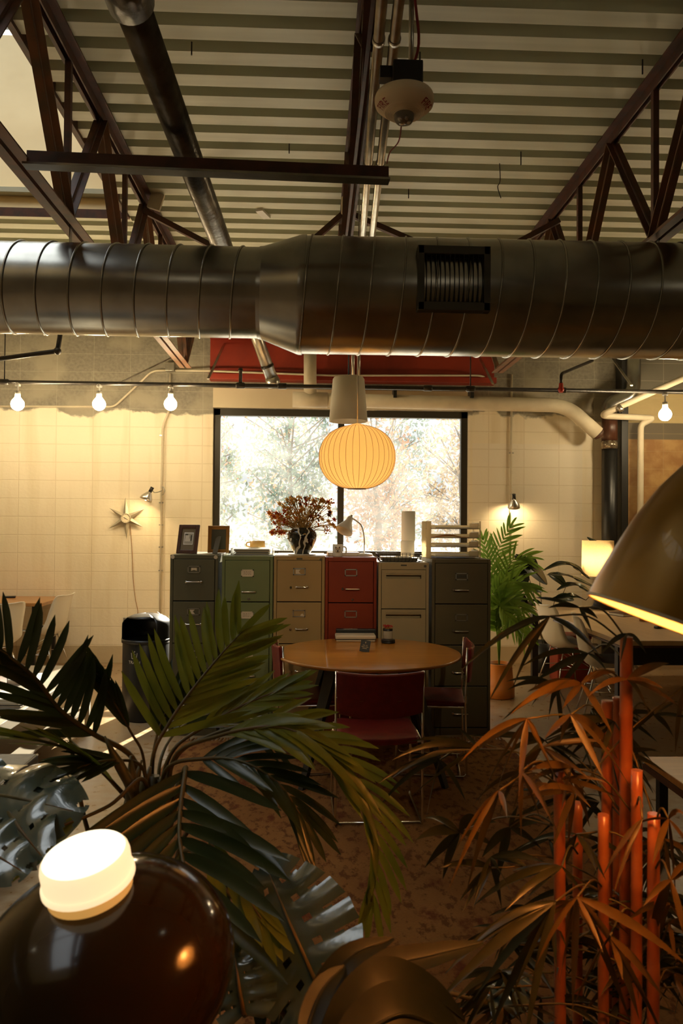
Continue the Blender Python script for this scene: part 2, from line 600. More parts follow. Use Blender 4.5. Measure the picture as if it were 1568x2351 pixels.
joist(.225, 'rust red steel roof joist beside the two bright conduits', .3, 'rust', 'rust', .026, 3.52, .036)
joist(1.88, 'rust red steel roof joist over the large end of the duct and the bamboo', .1, 'rust', 'rust_light')

a, b = W(62, 372, 3.24), W(892, 408, 3.33)
o = thing('bridging_angle', 'long dark steel angle with grey lower flange, crossing behind the drain pipe', 'steel angle', a)
MB(a).bar(a + V((0, 0, .012)), b + V((0, 0, .012)), .012, .075).build('web', 'rust', o)
MB(a).bar(a + V((0, -.03, -.03)), b + V((0, -.03, -.03)), .06, .010).build('flange', 'galv', o)
def bridging(p0, p1, label):
    tag(MB(p0).bar(p0, p1, .04, .04).build('bridging_bar', 'rust'), label, 'brace', 'diagonal braces between the joists')
bridging(V((-1.30, 5.6, 3.92)), W(500, 572, 5.6), 'brown diagonal brace running from skylight joist down behind the drain pipe')
bridging(V((.225, 5.6, 3.95)), W(700, 568, 5.6), 'brown diagonal brace falling to the left of the two conduits')
bridging(V((.24, 5.62, 3.95)), W(975, 565, 5.6), 'brown diagonal brace falling to the right of the two conduits')
bridging(V((1.87, 5.6, 3.92)), W(1160, 572, 5.6), 'dark diagonal brace meeting the joist over the large end of the duct')

# angled struts under the far joist ends
for pp, lab in (((268, 882, 7.5, 436, 800, 8.3), 'thin grey strut slanting to the wall over the middle globe bulb'),
                ((958, 0, 0, 0, 0, 0), None),
                ((478, 870, 7.6, 515, 790, 8.3), 'thin grey strut slanting to the left end of the red beam'),
                ((1132, 882, 7.6, 1098, 815, 8.3), 'thin grey strut slanting to the right end of the red beam'),
                ((1450, 885, 7.5, 1400, 815, 8.2), 'thin grey strut slanting over the black stack pipe')):
    if lab:
        a, b = W(*pp[:3]), W(*pp[3:])
        tag(MB(a).bar(a, b, .025, .012).build('strut', 'conduit'), lab, 'strut', 'struts at the joist ends')

# ================================================================== AIR DUCT
DY = 3.95
cS0, cS1 = W(-260, 655, DY), W(604, 674, DY)
cL0, cL1 = W(686, 679, DY), W(1900, 700, DY)
rS, rL = .235, .305
du = thing('air_duct', 'galvanized spiral air duct that widens midway, hung beneath the roof joists', 'air duct', cS1)
def cylx(mb, a, b, r0, r1, n=64):
    ax = (b - a)
    mb.lathe([(r0, 0), (r1, ax.length)], a, n, ax.normalized())
def spiral_duct(name, a, b, r, pitch, mater):
    mb = MB(cS1)
    ax = (b - a)
    L = ax.length
    d = ax.normalized()
    cylx(mb, a, b, r, r, 96)
    o = mb.build(name, mater, du)
    # raised lock seam winding round the tube
    q = V((0, 0, 1)).rotation_difference(d)
    sm = MB(cS1)
    N = int(L / pitch * 48)
    pts = []
    for i in range(N + 1):
        ang = -2 * PI * i / 48
        pts.append(a + d * (L * i / N) + q @ V((math.cos(ang) * (r + .002), math.sin(ang) * (r + .002), 0)))
    sm.tube(pts, .0055, 6)
    sm.build('lock_seam', mater, o)
    return o
spiral_duct('narrow_section', cS0, cS1, rS, .163, 'galv')
big = spiral_duct('wide_section', cL0, cL1, rL, .163, 'galv')
rd = MB(cS1)
d = (cL0 - cS1).normalized()
LR = (cL0 - cS1).length
rd.lathe([(rS + .004, -.02), (rS + .006, 0)], cS1, 96, d).lathe([(rS + .006, 0), (rL + .002, LR)], cS1, 96, d).lathe([(rL + .002, LR), (rL + .005, LR + .012), (rL + .005, LR + .03)], cS1, 96, d)
rd.build('reducer', 'galv', du)
# register on the wide section
gx = W(1042, 690, DY - rL).x
gc = cL0 + (cL1 - cL0) * ((gx - cL0.x) / (cL1.x - cL0.x))
gw, gh = .305, .245
u = (cL1 - cL0).normalized()
nrm = V((0, -1, 0))
g0 = gc + V((0, -rL * .985, 0)) + V((0, 0, .005))
gr = MB(cS1)
for sx in (-1, 1):
    gr.box(g0 + V((sx * (gw / 2 + .013), .012, 0)), (.034, .055, gh + .08))
    gr.box(g0 + V((0, .012, sx * (gh / 2 + .018))), (gw + .055, .055, .042))
gf = gr.build('vent_grille', mat('grille_frame', (.10, .095, .08), .5, .8), du, bevel=.003)
MB(cS1).box(g0 + V((0, .03, 0)), (gw, .01, gh)).build('damper_back', 'black_paint', gf)
sl = MB(cS1)
for i in range(13):
    sl.box(g0 + V((-gw / 2 + gw * (i + .5) / 13, .006, 0)), (.003, .03, gh), Matrix.Rotation(.25, 3, 'Z'))
for i in range(9):
    sl.box(g0 + V((0, .02, -gh / 2 + gh * (i + .5) / 9)), (gw, .01, .003))
sl.build('louvre', mat('louvre_metal', (.014, .014, .013), .6, .0), gf)
for xj, rr in ((-1.31, rS), (1.88, rL)):
    k_ = (xj - cS0.x) / (cL1.x - cS0.x)
    cc_ = cS0.lerp(cL1, k_)
    hb = V((xj, cc_.y + .03, cc_.z + rr - .02))
    tag(MB(hb).bar(hb, V((xj, cc_.y + .03, BC + .01)), .03, .006).build('hanger_strap', 'galv'), 'short metal strap holding the air duct up to a roof joist', 'strap', 'straps holding the duct')

# ================================================================== PIPES AND CONDUITS
# big drain pipe
pA, pB = W(303, 12, 2.55), W(508, 560, 4.55)
pC = pA + (pB - pA) * 1.72
dp = thing('drain_pipe', 'thick blackened iron drain pipe running under the deck over the air duct', 'pipe', pA)
MB(pA).tube([pA + (pA - pB) * .5, pB, pC], .064, 28).build('pipe_run', 'iron', dp)
dd = (pB - pA).normalized()
MB(pA).tube([pA - dd * .16, pA - dd * .13, pA - dd * .01, pA + dd * .0], [.078, .081, .081, .070], 28).build('coupling', 'iron', dp)
# short silver drop pipe between duct and window
a, b, c = W(590, 775, 7.55), W(628, 880, 7.75), W(646, 893, 7.7)
sp = thing('drop_pipe', 'short silver pipe slanting down from duct to the black sprinkler pipe', 'pipe', b)
MB(b).tube([a + (a - b) * ((H - .03 - a.z) / (a.z - b.z)), b], .064, 20).build('pipe_run', 'conduit', sp)
e = (b - a).normalized()
MB(b).tube([b - e * .07, b - e * .02, b + e * .03], [.068, .076, .07], 20).build('end_cap', 'conduit', sp)
MB(b).tube([a + (b - a) * .62 - e * .01, a + (b - a) * .62 + e * .01], .069, 20).build('joint_ring', 'black_pipe', sp)

# twin conduits beside the middle joist
def conduit(p0, y0, p1, y1, label, yend):
    a, b = W(*p0, y0), W(*p1, y1)
    d = b - a
    s0 = a - d * .6
    e0 = a + d * ((yend - a.y) / d.y)
    o = thing('conduit', label, 'conduit', a, group='bright conduits under the deck')
    MB(a).tube([s0, e0], .0215, 16).build('pipe_run', 'conduit', o)
    for k in (.1, .55, 1.0, 1.4):
        c = a + d * k
        MB(a).tube([c - d.normalized() * .012, c + d.normalized() * .012], .026, 16).build('coupling', 'conduit', o)
    MB(a).tube(bend([e0 - d.normalized() * .02, e0 + d.normalized() * .05, e0 + d.normalized() * .05 + V((0, 0, -.28))], .05), .0215, 12).build('elbow', 'conduit', o)
conduit((877, 0), 2.68, (832, 545), 4.9, 'bright metal conduit nearest the brown joist, left of the fire alarm', 8.05)
conduit((916, 0), 2.68, (854, 545), 4.9, 'bright metal conduit whose run passes right behind the fire alarm', 8.12)

# black sprinkler pipe
PY = 7.25
s0, s1 = W(-340, 872, PY), W(1760, 903, PY)
s1.z = s0.z + (W(1568, 900, PY).z - W(0, 877, PY).z) * 0 + (W(1568, 900, PY).z - s0.z)
sk = thing('sprinkler_pipe', 'long thin black iron pipe crossing the room above the window', 'pipe', s0)
MB(s0).tube([s0, s1], .020, 14).build('pipe_run', 'black_pipe', sk)
for px_ in (10, 552, 648, 982, 1080, 1290):
    k = (W(px_, 885, PY).x - s0.x) / (s1.x - s0.x)
    c = s0 + (s1 - s0) * k
    d = (s1 - s0).normalized()
    f = MB(s0).tube([c - d * .045, c - d * .035, c + d * .035, c + d * .045], [.021, .029, .029, .021], 14)
    f.build('pipe_fitting', 'black_pipe', sk)
    if px_ in (552,):
        MB(s0).tube([c, c + V((0, 0, .14)), c + V((0, 0, .145)), c + V((0, 0, .17))], [.017, .017, .025, .02], 12).build('riser', 'black_pipe', sk)
    if px_ in (10, 1080):
        MB(s0).tube([c, V((c.x, c.y, H))], .006, 8).build('hanger_rod', 'black_pipe', sk)
def onpipe(px_):
    k = (W(px_, 885, PY).x - s0.x) / (s1.x - s0.x)
    return s0 + (s1 - s0) * k
# second black pipe at upper left with an elbow
c = W(140, 800, 6.6)
pts = [W(-60, 832, 6.6), W(132, 806, 6.6), W(138, 770, 6.6), W(140, 740, 6.6)]
o = thing('black_pipe', 'black iron pipe with a right-angled elbow high beside the tilted orange chord', 'pipe', pts[0])
MB(pts[0]).tube(bend(pts, .04), .021, 12).build('pipe_run', 'black_pipe', o)
MB(pts[0]).ball(pts[1] + V((.0, 0, .0)), .034, 12, 8).build('elbow', 'black_pipe', o)
# sprinkler branch with red valve
a = W(1288, 880, 7.2)
o = thing('sprinkler_drop', 'dark sprinkler branch ending in a small red valve above the black pipe', 'sprinkler', a)
MB(a).tube(bend([W(1360, 828, 7.6), W(1288, 858, 7.2), a], .05), .016, 12).build('pipe_run', 'black_pipe', o)
MB(a).tube([a, a + V((0, 0, -.05)), a + V((0, 0, -.06)), a + V((0, 0, -.09))], [.02, .024, .032, .02], 12).build('valve', mat('valve_red', (.5, .03, .015), .4), o)

# white insulated pipes
o = thing('insulated_pipe', 'fat cream insulated pipe running over the window to a bent, capped end', 'pipe', W(690, 917, 8.1))
oo = o.location.copy()
path = [W(672, 917, 8.1), W(1300, 931, 8.1), W(1372, 995, 8.1)]
MB(oo).tube(bend(path, .18, 8), .078, 24).build('pipe_run', 'white_pipe', o)
MB(oo).tube([W(712, 800, 8.1), W(712, 925, 8.1)], .070, 24).build('riser', 'white_pipe', o)
MB(oo).tube([W(672, 917, 8.1), W(752, 919, 8.1)], .086, 24).build('tee_cover', 'white_pipe', o)
e = (path[2] - path[1]).normalized()
MB(oo).tube([path[2], path[2] + e * .03, path[2] + e * .05], [.07, .062, .03], 20).build('torn_end', 'rust', o)
for px_ in (1080, 905):
    MB(oo).box(W(px_, 912, 8.1) + V((0, -.02, .03)), (.035, .16, .10)).build('bracket', 'black_paint', o)

# conduits on the wall
wy = WY - .025
o = thing('electrical_conduit', 'thin painted conduit climbing over the globe bulbs to a grey junction box', 'conduit', W(390, 845, wy))
oo = o.location.copy()
MB(oo).tube(bend([W(-150, 932, wy), W(262, 934, wy), W(350, 851, wy), W(385, 850, wy)], .06), .012, 10).build('pipe_run', 'white_pipe', o)
MB(oo).tube(bend([W(395, 850, wy), W(490, 852, wy - .18), W(760, 862, wy - .18), W(1100, 862, wy - .18), W(1112, 866, wy - .1)], .05), .011, 10).build('long_run', 'white_pipe', o)
MB(oo).box(W(391, 843, WY - .04), (.10, .075, .095)).build('junction_box', 'conduit', o, bevel=.004)
MB(oo).tube(bend([W(391, 858, wy), W(389, 945, wy), W(374, 975, wy), W(371, 1120, wy), W(367, 1520, wy)], .08), .0125, 10).build('down_pipe', 'white_pipe', o)
for yy in (880, 1000, 1154, 1205, 1256, 1310):
    p = W(371.5 - (yy - 975) * .008 if yy > 960 else 391, yy, wy)
    MB(oo).box(p, (.045, .02, .014)).build('pipe_clip', 'conduit', o)
o = thing('electrical_conduit', 'thin painted vertical conduit on the white wall right of the window', 'conduit', W(1174, 1250, wy))
oo = o.location.copy()
MB(oo).tube([W(1175, 860, wy), W(1170, 1400, wy)], .013, 10).build('pipe_run', 'white_pipe', o)
for yy in (955, 1040, 1205):
    MB(oo).box(W(1174, yy, wy), (.05, .02, .014)).build('pipe_clip', 'conduit', o)
# cream pipes at the right
o = thing('cream_pipe', 'cream painted pipe bent downwards against the brown block wall', 'pipe', W(1470, 1000, 7.9))
oo = o.location.copy()
MB(oo).tube(bend([W(1700, 810, 7.4), W(1386, 950, 7.9), W(1386, 955, 8.0), W(1500, 960, 8.1), W(1471, 975, 8.1), W(1467, 1700, 8.1)], .05), .034, 16).build('pipe_run', 'white_pipe', o)
MB(oo).tube([W(1418, 941, 7.84), W(1428, 934, 7.82)], .042, 16).build('coupling', 'conduit', o)
# black stack pipe
c0 = W(1399, 1240, 8.2)
o = thing('stack_pipe', 'fat black plastic stack pipe with a clear banded coupling at the wall corner', 'pipe', (c0.x, 8.2, 0))
oo = V(o.location)
zt_ = W(1402, 950, 8.2).z
MB(oo).tube([V((c0.x, 8.2, 0)), V((c0.x, 8.2, zt_))], .084, 28).build('pipe_run', 'black_plastic', o)
zz = W(1400, 1022, 8.2).z
MB(oo).tube([V((c0.x, 8.2, zz - .045)), V((c0.x, 8.2, zz + .045))], .092, 28).build('coupling', mat('banded_coupling', (.35, .30, .22), .2, .7, (.15, .1, .06), 30.), o)
MB(oo).tube([V((c0.x, 8.2, zz + .045)), V((c0.x, 8.2, zt_))], .086, 28).build('brown_section', 'wood_dark', o)
MB(oo).tube(bend([V((c0.x, 8.2, zt_ - .02)), V((c0.x, 8.2, zt_ + .1)), V((c0.x + .26, 8.2, zt_ + .22)), V((c0.x + .26, 8.2, H))], .12), .09, 24).build('elbow', 'galv', o)
cx_ = W(1427, 1100, 8.25).x
struct(MB().ext(cx_ - .035, cx_ + .045, 8.17, 8.34, 0, H).build('trim_3', 'black_paint', bevel=.006))

# small fittings up on the deck
def deckbox(px_, py_, Y, d, label, name, matn, cat):
    p = W(px_, py_, Y)
    mb = MB(p).box(p, d)
    if p.z < H - d[2]:
        mb.bar(p + V((0, 0, d[2] / 2)), V((p.x, p.y, H)), .008, .008)
    tag(mb.build(name, matn, bevel=.004), label, cat)
p = W(793, 472, 5.4)
o = thing('white_sensor', 'small white cylinder sensor hanging left of the conduits', 'sensor', p)
MB(p).tube([p + V((0, 0, -.06)), p + V((0, 0, .06))], .032, 16).build('body', 'white_pipe', o, bevel=.004)
MB(p).tube([p + V((0, 0, .06)), V((p.x, p.y, H))], .006, 8).build('rod', 'black_paint', o)
p = WZ(604, 491, H - .012)
tag(MB(p).box(p, (.06, .16, .02), Matrix.Rotation(-.35, 3, 'Z')).build('deck_plate', 'white'), 'small white plate fixed flat to the deck right of the drain pipe', 'plate')
p = WZ(358, 462, H - .06)
tag(MB(p).box(p, (.10, .03, .13), Matrix.Rotation(.3, 3, 'Y')).build('deck_tag', 'white_pipe', bevel=.003), 'tilted cream tag stuck at skylight joist under the deck', 'tag')
for i, (px_, py_, L) in enumerate(((440, 105, .05), (664, 335, .05), (964, 128, .05), (1196, 355, .07), (938, 440, .05), (1475, 145, .06))):
    p = WZ(px_, py_, H - .01)
    tag(MB(p).tube([p + V((0, 0, .02)), p + V((0, 0, -L))], .004, 6).build('deck_screw', 'black_paint'), 'dark screw tip poking down through the roof deck', 'screw', 'screw tips in the roof deck')
p = WZ(1147, 375, H - .01)
tag(MB(p).tube(smooth_path([p, p + V((.004, 0, -.12)), p + V((-.01, .01, -.16)), p + V((.01, 0, -.24))]), .003, 6).build('dangling_wire', 'black_paint'), 'thin kinked wire dangling from the deck right of the conduits', 'wire')

# ================================================================== FIRE ALARM
fp = W(928, 236, 2.42)
fa = thing('fire_alarm', 'round beige ceiling fire alarm with red FIRE lettering below its steel box', 'fire alarm', fp)
rr = .098
prof = [(.0001, .022), (.095, .022), (rr, .014), (rr, .002), (.095, -.009), (.082, -.020), (.066, -.028)]
def alarm_z(r):
    for (r1, z1), (r2, z2) in zip(prof[2:], prof[3:]):
        if r2 <= r <= r1:
            return z2 + (z1 - z2) * (r - r2) / (r1 - r2 + 1e-9)
    return -.028
M['alarm'] = mat('alarm_beige', (.88, .76, .56), .5)
MB().lathe(prof, n=48).build('housing', 'alarm', fa)
lp = [(.067, -.028)]
for i in range(7):
    r = .066 - i * .0050
    lp += [(r, -.0275 - i * .0012), (r - .0008, -.0345 - i * .0012), (r - .0030, -.0345 - i * .0012), (r - .0038, -.0275 - i * .0012)]
lp += [(.031, -.038), (.0001, -.032)]
lens = MB().lathe(lp, n=48).build('ribbed_ring', 'alarm', fa)
M['strobe'] = mat('strobe_lens', (.75, .70, .6), .05, trans=.85)
MB().lathe([(.033, -.04), (.033, -.055), (.026, -.066), (.012, -.071), (.0001, -.072)], n=24).build('strobe_lens', 'strobe', fa)
st = MB()
for i in range(4):
    a = i * PI / 2 + .4
    st.ball((math.cos(a) * .014, math.sin(a) * .014, -.055), .007, 8, 6)
st.build('strobe_tube', 'chrome', fa)
M['fire_red'] = mat('fire_red', (.30, .006, .006), .6)
for th0 in (math.radians(160), math.radians(28), math.radians(-92)):
    R0_ = .0790
    def mp(x, y, th0=th0):
        r = R0_ + y
        th = th0 - x / R0_
        # readable from below: image right = +x, image up = -y
        return V((r * math.cos(th), -r * math.sin(th), alarm_z(r) - .0032))
    text_mesh('FIRE', .030, mp, 'lettering', 'fire_red', fa)
MB().box((.01, .03, .085), (.10, .10, .10)).build('back_box', 'black_paint', fa, bevel=.004)
MB().box((-.03, .03, .11), (.10, .04, .04)).build('bracket', 'black_paint', fa)
MB().tube([(.03, .06, .13), (.03, .06, 3.44 - fp.z)], .009, 8).build('hang_rod', 'steel_wire', fa)
M['red_cable'] = mat('red_cable', (.25, .012, .01), .5)
a = W(944, 180, 2.5)
o = tag(MB(a).tube(smooth_path([a + V((-.02, 0, .0)), a + V((.025, 0, .12)), a + V((.0, -.05, .35)), V((a.x + .01, a.y - .1, H))]), .005, 6).build('red_cable', 'red_cable'), 'red cable looping from the deck to the fire alarm box', 'cable')
a = W(918, 300, 2.5)
tag(MB(a).tube(smooth_path([W(922, 285, 2.48), W(915, 325, 2.6), W(895, 350, 2.8), W(888, 375, 2.9)]), .0025, 6).build('thin_red_wire', 'red_cable'), 'thin red wire trailing from the fire alarm down to the conduit', 'wire')

# ================================================================== HANGING LAMPS
WARM = (1.0, .72, .36)
M['bulb'] = mat('lit_globe_bulb', (1, 1, 1), .3, emit=(1.0, .78, .46), estr=100.)
for i, (px_, lab) in enumerate(((-150, 'lit globe bulb under black pipe, added unseen beyond the frame edge over the wooden table'), (1720, 'lit globe bulb under black pipe, added unseen past the dome lamp'), (41, 'lit globe bulb under black pipe, closest to the wooden table'), (228, 'lit globe bulb under black pipe, the one hung straight above the star clock'),  # first two bulbs lie out of view, added for brightness
                 (392, 'lit globe bulb under black pipe, beside the painted conduit left of the window'), (1527, 'lit globe bulb above the big brass dome lamp by the brown wall'))):
    top = onpipe(px_)
    zb = W(px_, 928 if px_ < 1000 else 952, PY).z
    bp = V((top.x, PY, zb))
    o = thing('globe_bulb', lab, 'light bulb', bp, group='globe bulbs on the black pipe')
    MB(bp).ball(bp, .062, 24, 16).lathe([(.055, .03), (.03, .062), (.022, .075)], bp, 20).build('bulb', 'bulb', o)
    MB(bp).tube([bp + V((0, 0, .072)), bp + V((0, 0, .125))], .026, 16).build('socket', 'white', o)
    MB(bp).tube([bp + V((0, 0, .125)), V((bp.x, PY, top.z))], .008, 10).lathe([(.02, 0), (.028, -.02), (.026, -.035)], (bp.x, PY, top.z - .005), 14).build('stem', 'white', o)

# unseen bulb string on its own pipe, added overhead to brighten the deck
q0, q1 = V((-4.6, 1.5, 3.56)), V((4.6, 1.5, 3.56))
o = thing('sprinkler_pipe', 'added unseen pipe carrying the fill bulbs overhead, above the frame', 'pipe', q0)
MB(q0).tube([q0, q1], .02, 12).build('pipe_run', 'black_pipe', o)
for x in (-4.4, 4.4):
    MB(q0).tube([(x, 1.5, 3.56), (x, 1.5, H)], .006, 8).build('hanger_rod', 'black_pipe', o)
first = None
for i in range(4):
    bp = V((-3.0 + i * 2.0, 1.5, 3.35))
    if first is None:
        first = thing('globe_bulb', 'added unseen globe bulb of the fill string overhead, above the frame', 'light bulb', bp, group='added fill bulbs overhead, above the frame')
        MB(bp).ball(bp, .062, 24, 16).lathe([(.055, .03), (.03, .062), (.022, .075)], bp, 20).build('bulb', mat('added_fill_bulb', (1, 1, 1), .3, emit=(1.0, .86, .60), estr=3.5), first)
        MB(bp).tube([bp + V((0, 0, .072)), bp + V((0, 0, .125))], .026, 16).build('socket', 'white', first)
        MB(bp).tube([bp + V((0, 0, .125)), bp + V((0, 0, .21))], .008, 10).build('stem', 'white', first)
    else:
        copy_tree(first).location = bp

# unseen fill spots added above the frame to brighten the cabinet row
for i, (x, tx) in enumerate(((-.9, -.55), (.25, .2), (1.4, .95))):
    hp = V((x, 1.35, 2.74))
    ts = thing('added_fill_spot', 'added unseen spotlight above the frame, brightening the filing cabinets', 'spotlight', hp, group='added fill spotlights above the frame')
    dv = (V((tx, 5.5, 1.10)) - hp).normalized()
    MB(hp).lathe([(.04, .0), (.045, .01), (.045, .16), (.041, .16), (.040, .03), (.001, .02)], hp - dv * .10, 24, dv).build('can', 'black_paint', ts)
    MB(hp).tube([hp, V((x, 1.35, H))], .009, 8).build('stem', 'black_paint', ts)
    l_ = add_light('added_spot_lamp', 'SPOT', dv * .085, 36., (1.0, .80, .50), ts, spot_size=.50, spot_blend=.8, shadow_soft_size=.03)
    l_.rotation_euler = dv.to_track_quat('-Z', 'Y').to_euler()

# white drum pendant
dc = W(800, 918, 6.3)
o = thing('drum_pendant', 'white tapered drum pendant shade hanging in front of the window head', 'pendant lamp', dc)
M['drum'] = mat('drum_shade', (.72, .68, .58), .7, transl=.3)
MB(dc).lathe([(.001, .19), (.125, .19), (.135, .175), (.165, -.185), (.160, -.185), (.130, .17), (.001, .18)], dc, 40).build('shade', 'drum', o)
MB(dc).tube([dc + V((0, 0, .19)), V((dc.x, dc.y, H))], .006, 8).build('cord', 'black_plastic', o)
MB(dc).ball(dc + V((0, 0, -.05)), .045, 14, 10).build('bulb', mat('soft_lit_bulb', (1, 1, 1), .5, emit=(1, .8, .5), estr=3.), o)
# ribbed bubble pendant
bc = W(820, 1050, 4.8)
o = thing('bubble_pendant', 'round ribbed cream bubble pendant hanging above the round table', 'pendant lamp', bc)
m = bpy.data.materials.new('bubble_skin'); t = NT(m)
sh = t('MixShader', i0=.55, i1=t('BsdfDiffuse', Color=(.80, .54, .20)), i2=t('BsdfTranslucent', Color=(.86, .60, .28)))
t.out(sh); M['bubble'] = m
br_, bh_ = .248, .208
def bub(a):
    return (max(.0005, br_ * math.copysign(abs(math.sin(a)) ** .86, 1)), -bh_ * math.copysign(abs(math.cos(a)) ** .95, math.cos(a)))
pf = [bub(PI * i / 28) for i in range(29)]
pf = [p for p in pf if p[0] > .045]
MB(bc).lathe(pf, bc, 72).build('shade', 'bubble', o)
rb = MB(bc)
for k in range(36):
    a = 2 * PI * k / 36
    rb.tube([bc + V((math.cos(a) * (r + .001), math.sin(a) * (r + .001), z)) for r, z in pf], .0013, 5)
rb.build('rib', mat('bubble_rib', (.45, .30, .12), .6), o)
MB(bc).lathe([(.001, pf[-1][1] + .02), (.05, pf[-1][1] + .008), (.052, pf[-1][1] - .01)], bc, 20).build('top_cap', 'bubble', o)
MB(bc).lathe([(.062, pf[0][1] - .004), (.066, pf[0][1] + .002), (.062, pf[0][1] + .006), (.052, pf[0][1] + .004)], bc, 24).build('bottom_ring', 'steel_wire', o)
MB(bc).ball(bc + V((0, 0, -.02)), .05, 16, 10).build('bulb', mat('pendant_bulb', (1, 1, 1), .5, emit=(1, .72, .40), estr=23.), o)
MB(bc).tube([bc + V((0, 0, pf[-1][1])), V((bc.x, bc.y, H))], .004, 8).build('cord', 'steel_wire', o)

# clamp lamps
def clamp_lamp(clamp, head, aim, label, e):
    c, h = V(clamp), V(head)
    aim = V(aim).normalized()
    o = thing('clamp_lamp', label, 'clamp lamp', c, group='aluminium clamp lamps')
    MB(c).tube(smooth_path([c, c + (h - c) * .5 + V((0, 0, .015)), h - aim * .10]), .006, 8).build('arm', 'steel_wire', o)
    MB(c).tube([c + V((.0, 0, -.045)), c + V((.02, -.02, -.04)), c + V((.035, -.02, 0)), c + V((.02, -.02, .04)), c + V((0, 0, .045))], .006, 8).build('clamp', 'steel_wire', o)
    MB(c).tube([h - aim * .12, h - aim * .055], .02, 14).build('socket', 'black_plastic', o)
    MB(c).lathe([(.022, -.06), (.035, -.04), (.062, .005), (.068, .04), (.065, .04), (.058, .005), (.032, -.037), (.02, -.055)], h, 28, aim).build('reflector', mat('spun_aluminium', (.72, .68, .6), .3, 1.), o)
    MB(c).ball(h + aim * .01, .03, 14, 10).build('bulb', mat('clamp_bulb', (1, 1, 1), .4, emit=WARM, estr=e), o)
clamp_lamp(W(372, 1127, WY - .05), W(338, 1141, WY - .22), (-.45, -.1, -.9), 'aluminium clamp lamp shining beside the star clock', 150.)
clamp_lamp(W(1171, 1143, WY - .05), W(1180, 1158, WY - .20), (.1, .35, -1), 'aluminium clamp lamp on the conduit right of the window', 190.)

# ================================================================== THE TWO BIG LAMPS UP CLOSE
# brass dome lamp
ax = (RT * .36 + UP * .93 + FW * .03).normalized()       # from the rim up to the crown
rim_l = W(1364, 1366, 1.12)
side = (RT * .93 - UP * .36).normalized()
rc = rim_l + side * .172
dl = thing('dome_lamp', 'big tan metal dome lamp tilted over the bamboo, glowing under its rim', 'lamp', rc)
M['dome'] = mat('tan_enamel', (.32, .175, .025), .3, .35, coat=.15, spec=.3)
M['dome_in'] = mat('dome_inside', (.85, .74, .55), .6)
rp = [(.172, 0), (.168, .035), (.158, .09), (.146, .145), (.128, .20), (.104, .25), (.07, .29), (.035, .31), (.022, .315)]
MB(rc).lathe(rp, rc, 72, ax).build('shade', 'dome', dl)
MB(rc).lathe([(r - .003, z + (.0 if i == 0 else -.002)) for i, (r, z) in enumerate(rp[:-1])] + [(.001, .305)], rc, 72, ax).build('inner_shade', 'dome_in', dl)
MB(rc).lathe([(.172, -.0015), (.1745, .001), (.172, .004), (.167, .002), (.172, -.0015)], rc, 72, ax).build('rim', 'dome_in', dl)
M['dome_bulb'] = mat('dome_bulb', (1, 1, 1), .5, emit=(1.0, .36, .075), estr=62.)
MB(rc).lathe([(.001, .09), (.05, .10), (.06, .13), (.04, .17), (.02, .19)], rc, 24, ax).build('bulb', 'dome_bulb', dl)
MB(rc).lathe([(.022, .31), (.024, .36), (.016, .37), (.001, .372)], rc, 20, ax).build('neck', 'black_plastic', dl)
top = rc + ax * .36
MB(rc).tube(smooth_path([top, top + V((.10, 0, .08)), top + V((.3, .05, -.02)), V((1.62, 1.25, .9)), V((1.62, 1.25, .02))], 8), .011, 12).build('stand_pole', 'black_plastic', dl)
MB(rc).lathe([(.001, .0), (.15, .0), (.15, .02), (.02, .03)], (1.62, 1.25, 0), 32).build('base', 'black_plastic', dl)

# dark amber glass lamp with a frosted cap
lc = W(240, 2220, 1.2)
al = thing('glass_lamp', 'dark amber glass globe lamp with a glowing white frosted cap', 'lamp', (lc.x, lc.y, .0105))
M['amber'] = mat('dark_amber_glass', (.017, .008, .002), .13, 0., (.027, .013, .003), 2., coat=.08, spec=.28)
lo_ = (lc.x, lc.y, .0105)
ra, rz_ = .205, .142
gax = V((-.12, -.19, 1)).normalized()
gp = [(max(.02, ra * math.sin(PI * i / 48) ** .94), -rz_ * math.cos(PI * i / 48)) for i in range(0, 49)]
gp = [p for p in gp if p[0] > .035]
MB(lo_).lathe(gp, lc, 80, gax).build('globe', 'amber', al)
M['cap'] = mat('frosted_cap', (.9, .80, .62), .5, emit=(1.0, .74, .42), estr=.62)
M['cap_top'] = mat('frosted_cap_top', (.9, .85, .7), .5, emit=(1.0, .86, .60), estr=1.1)
cc = lc + gax * (rz_ * .955 + .016)
MB(lo_).lathe([(.066, .0), (.0705, .003), (.0705, .009), (.067, .012)], cc, 48, gax).build('cap_rim', 'cap', al)
MB(lo_).lathe([(.067, .011), (.0675, .036), (.066, .043), (.062, .048)], cc, 48, gax).build('cap_side', 'cap', al)
MB(lo_).lathe([(.062, .048), (.05, .051), (.001, .052)], cc, 48, gax).build('cap_top', 'cap_top', al)
MB(lo_).lathe([(.062, -.030), (.066, .002)], cc, 48, gax).build('collar', mat('amber_collar', (.45, .24, .07), .4, emit=(1., .50, .12), estr=.30), al)
MB(lo_).lathe([(.04, lc.z - .0105 - rz_ + .01), (.035, lc.z - .0105 - rz_ - .05), (.018, lc.z - .0105 - rz_ - .08), (.018, .02)], lo_, 24).build('stem', 'black_plastic', al)
MB(lo_).lathe([(.001, 0), (.16, 0), (.16, .015), (.02, .025)], lo_, 40).build('base', 'black_plastic', al)

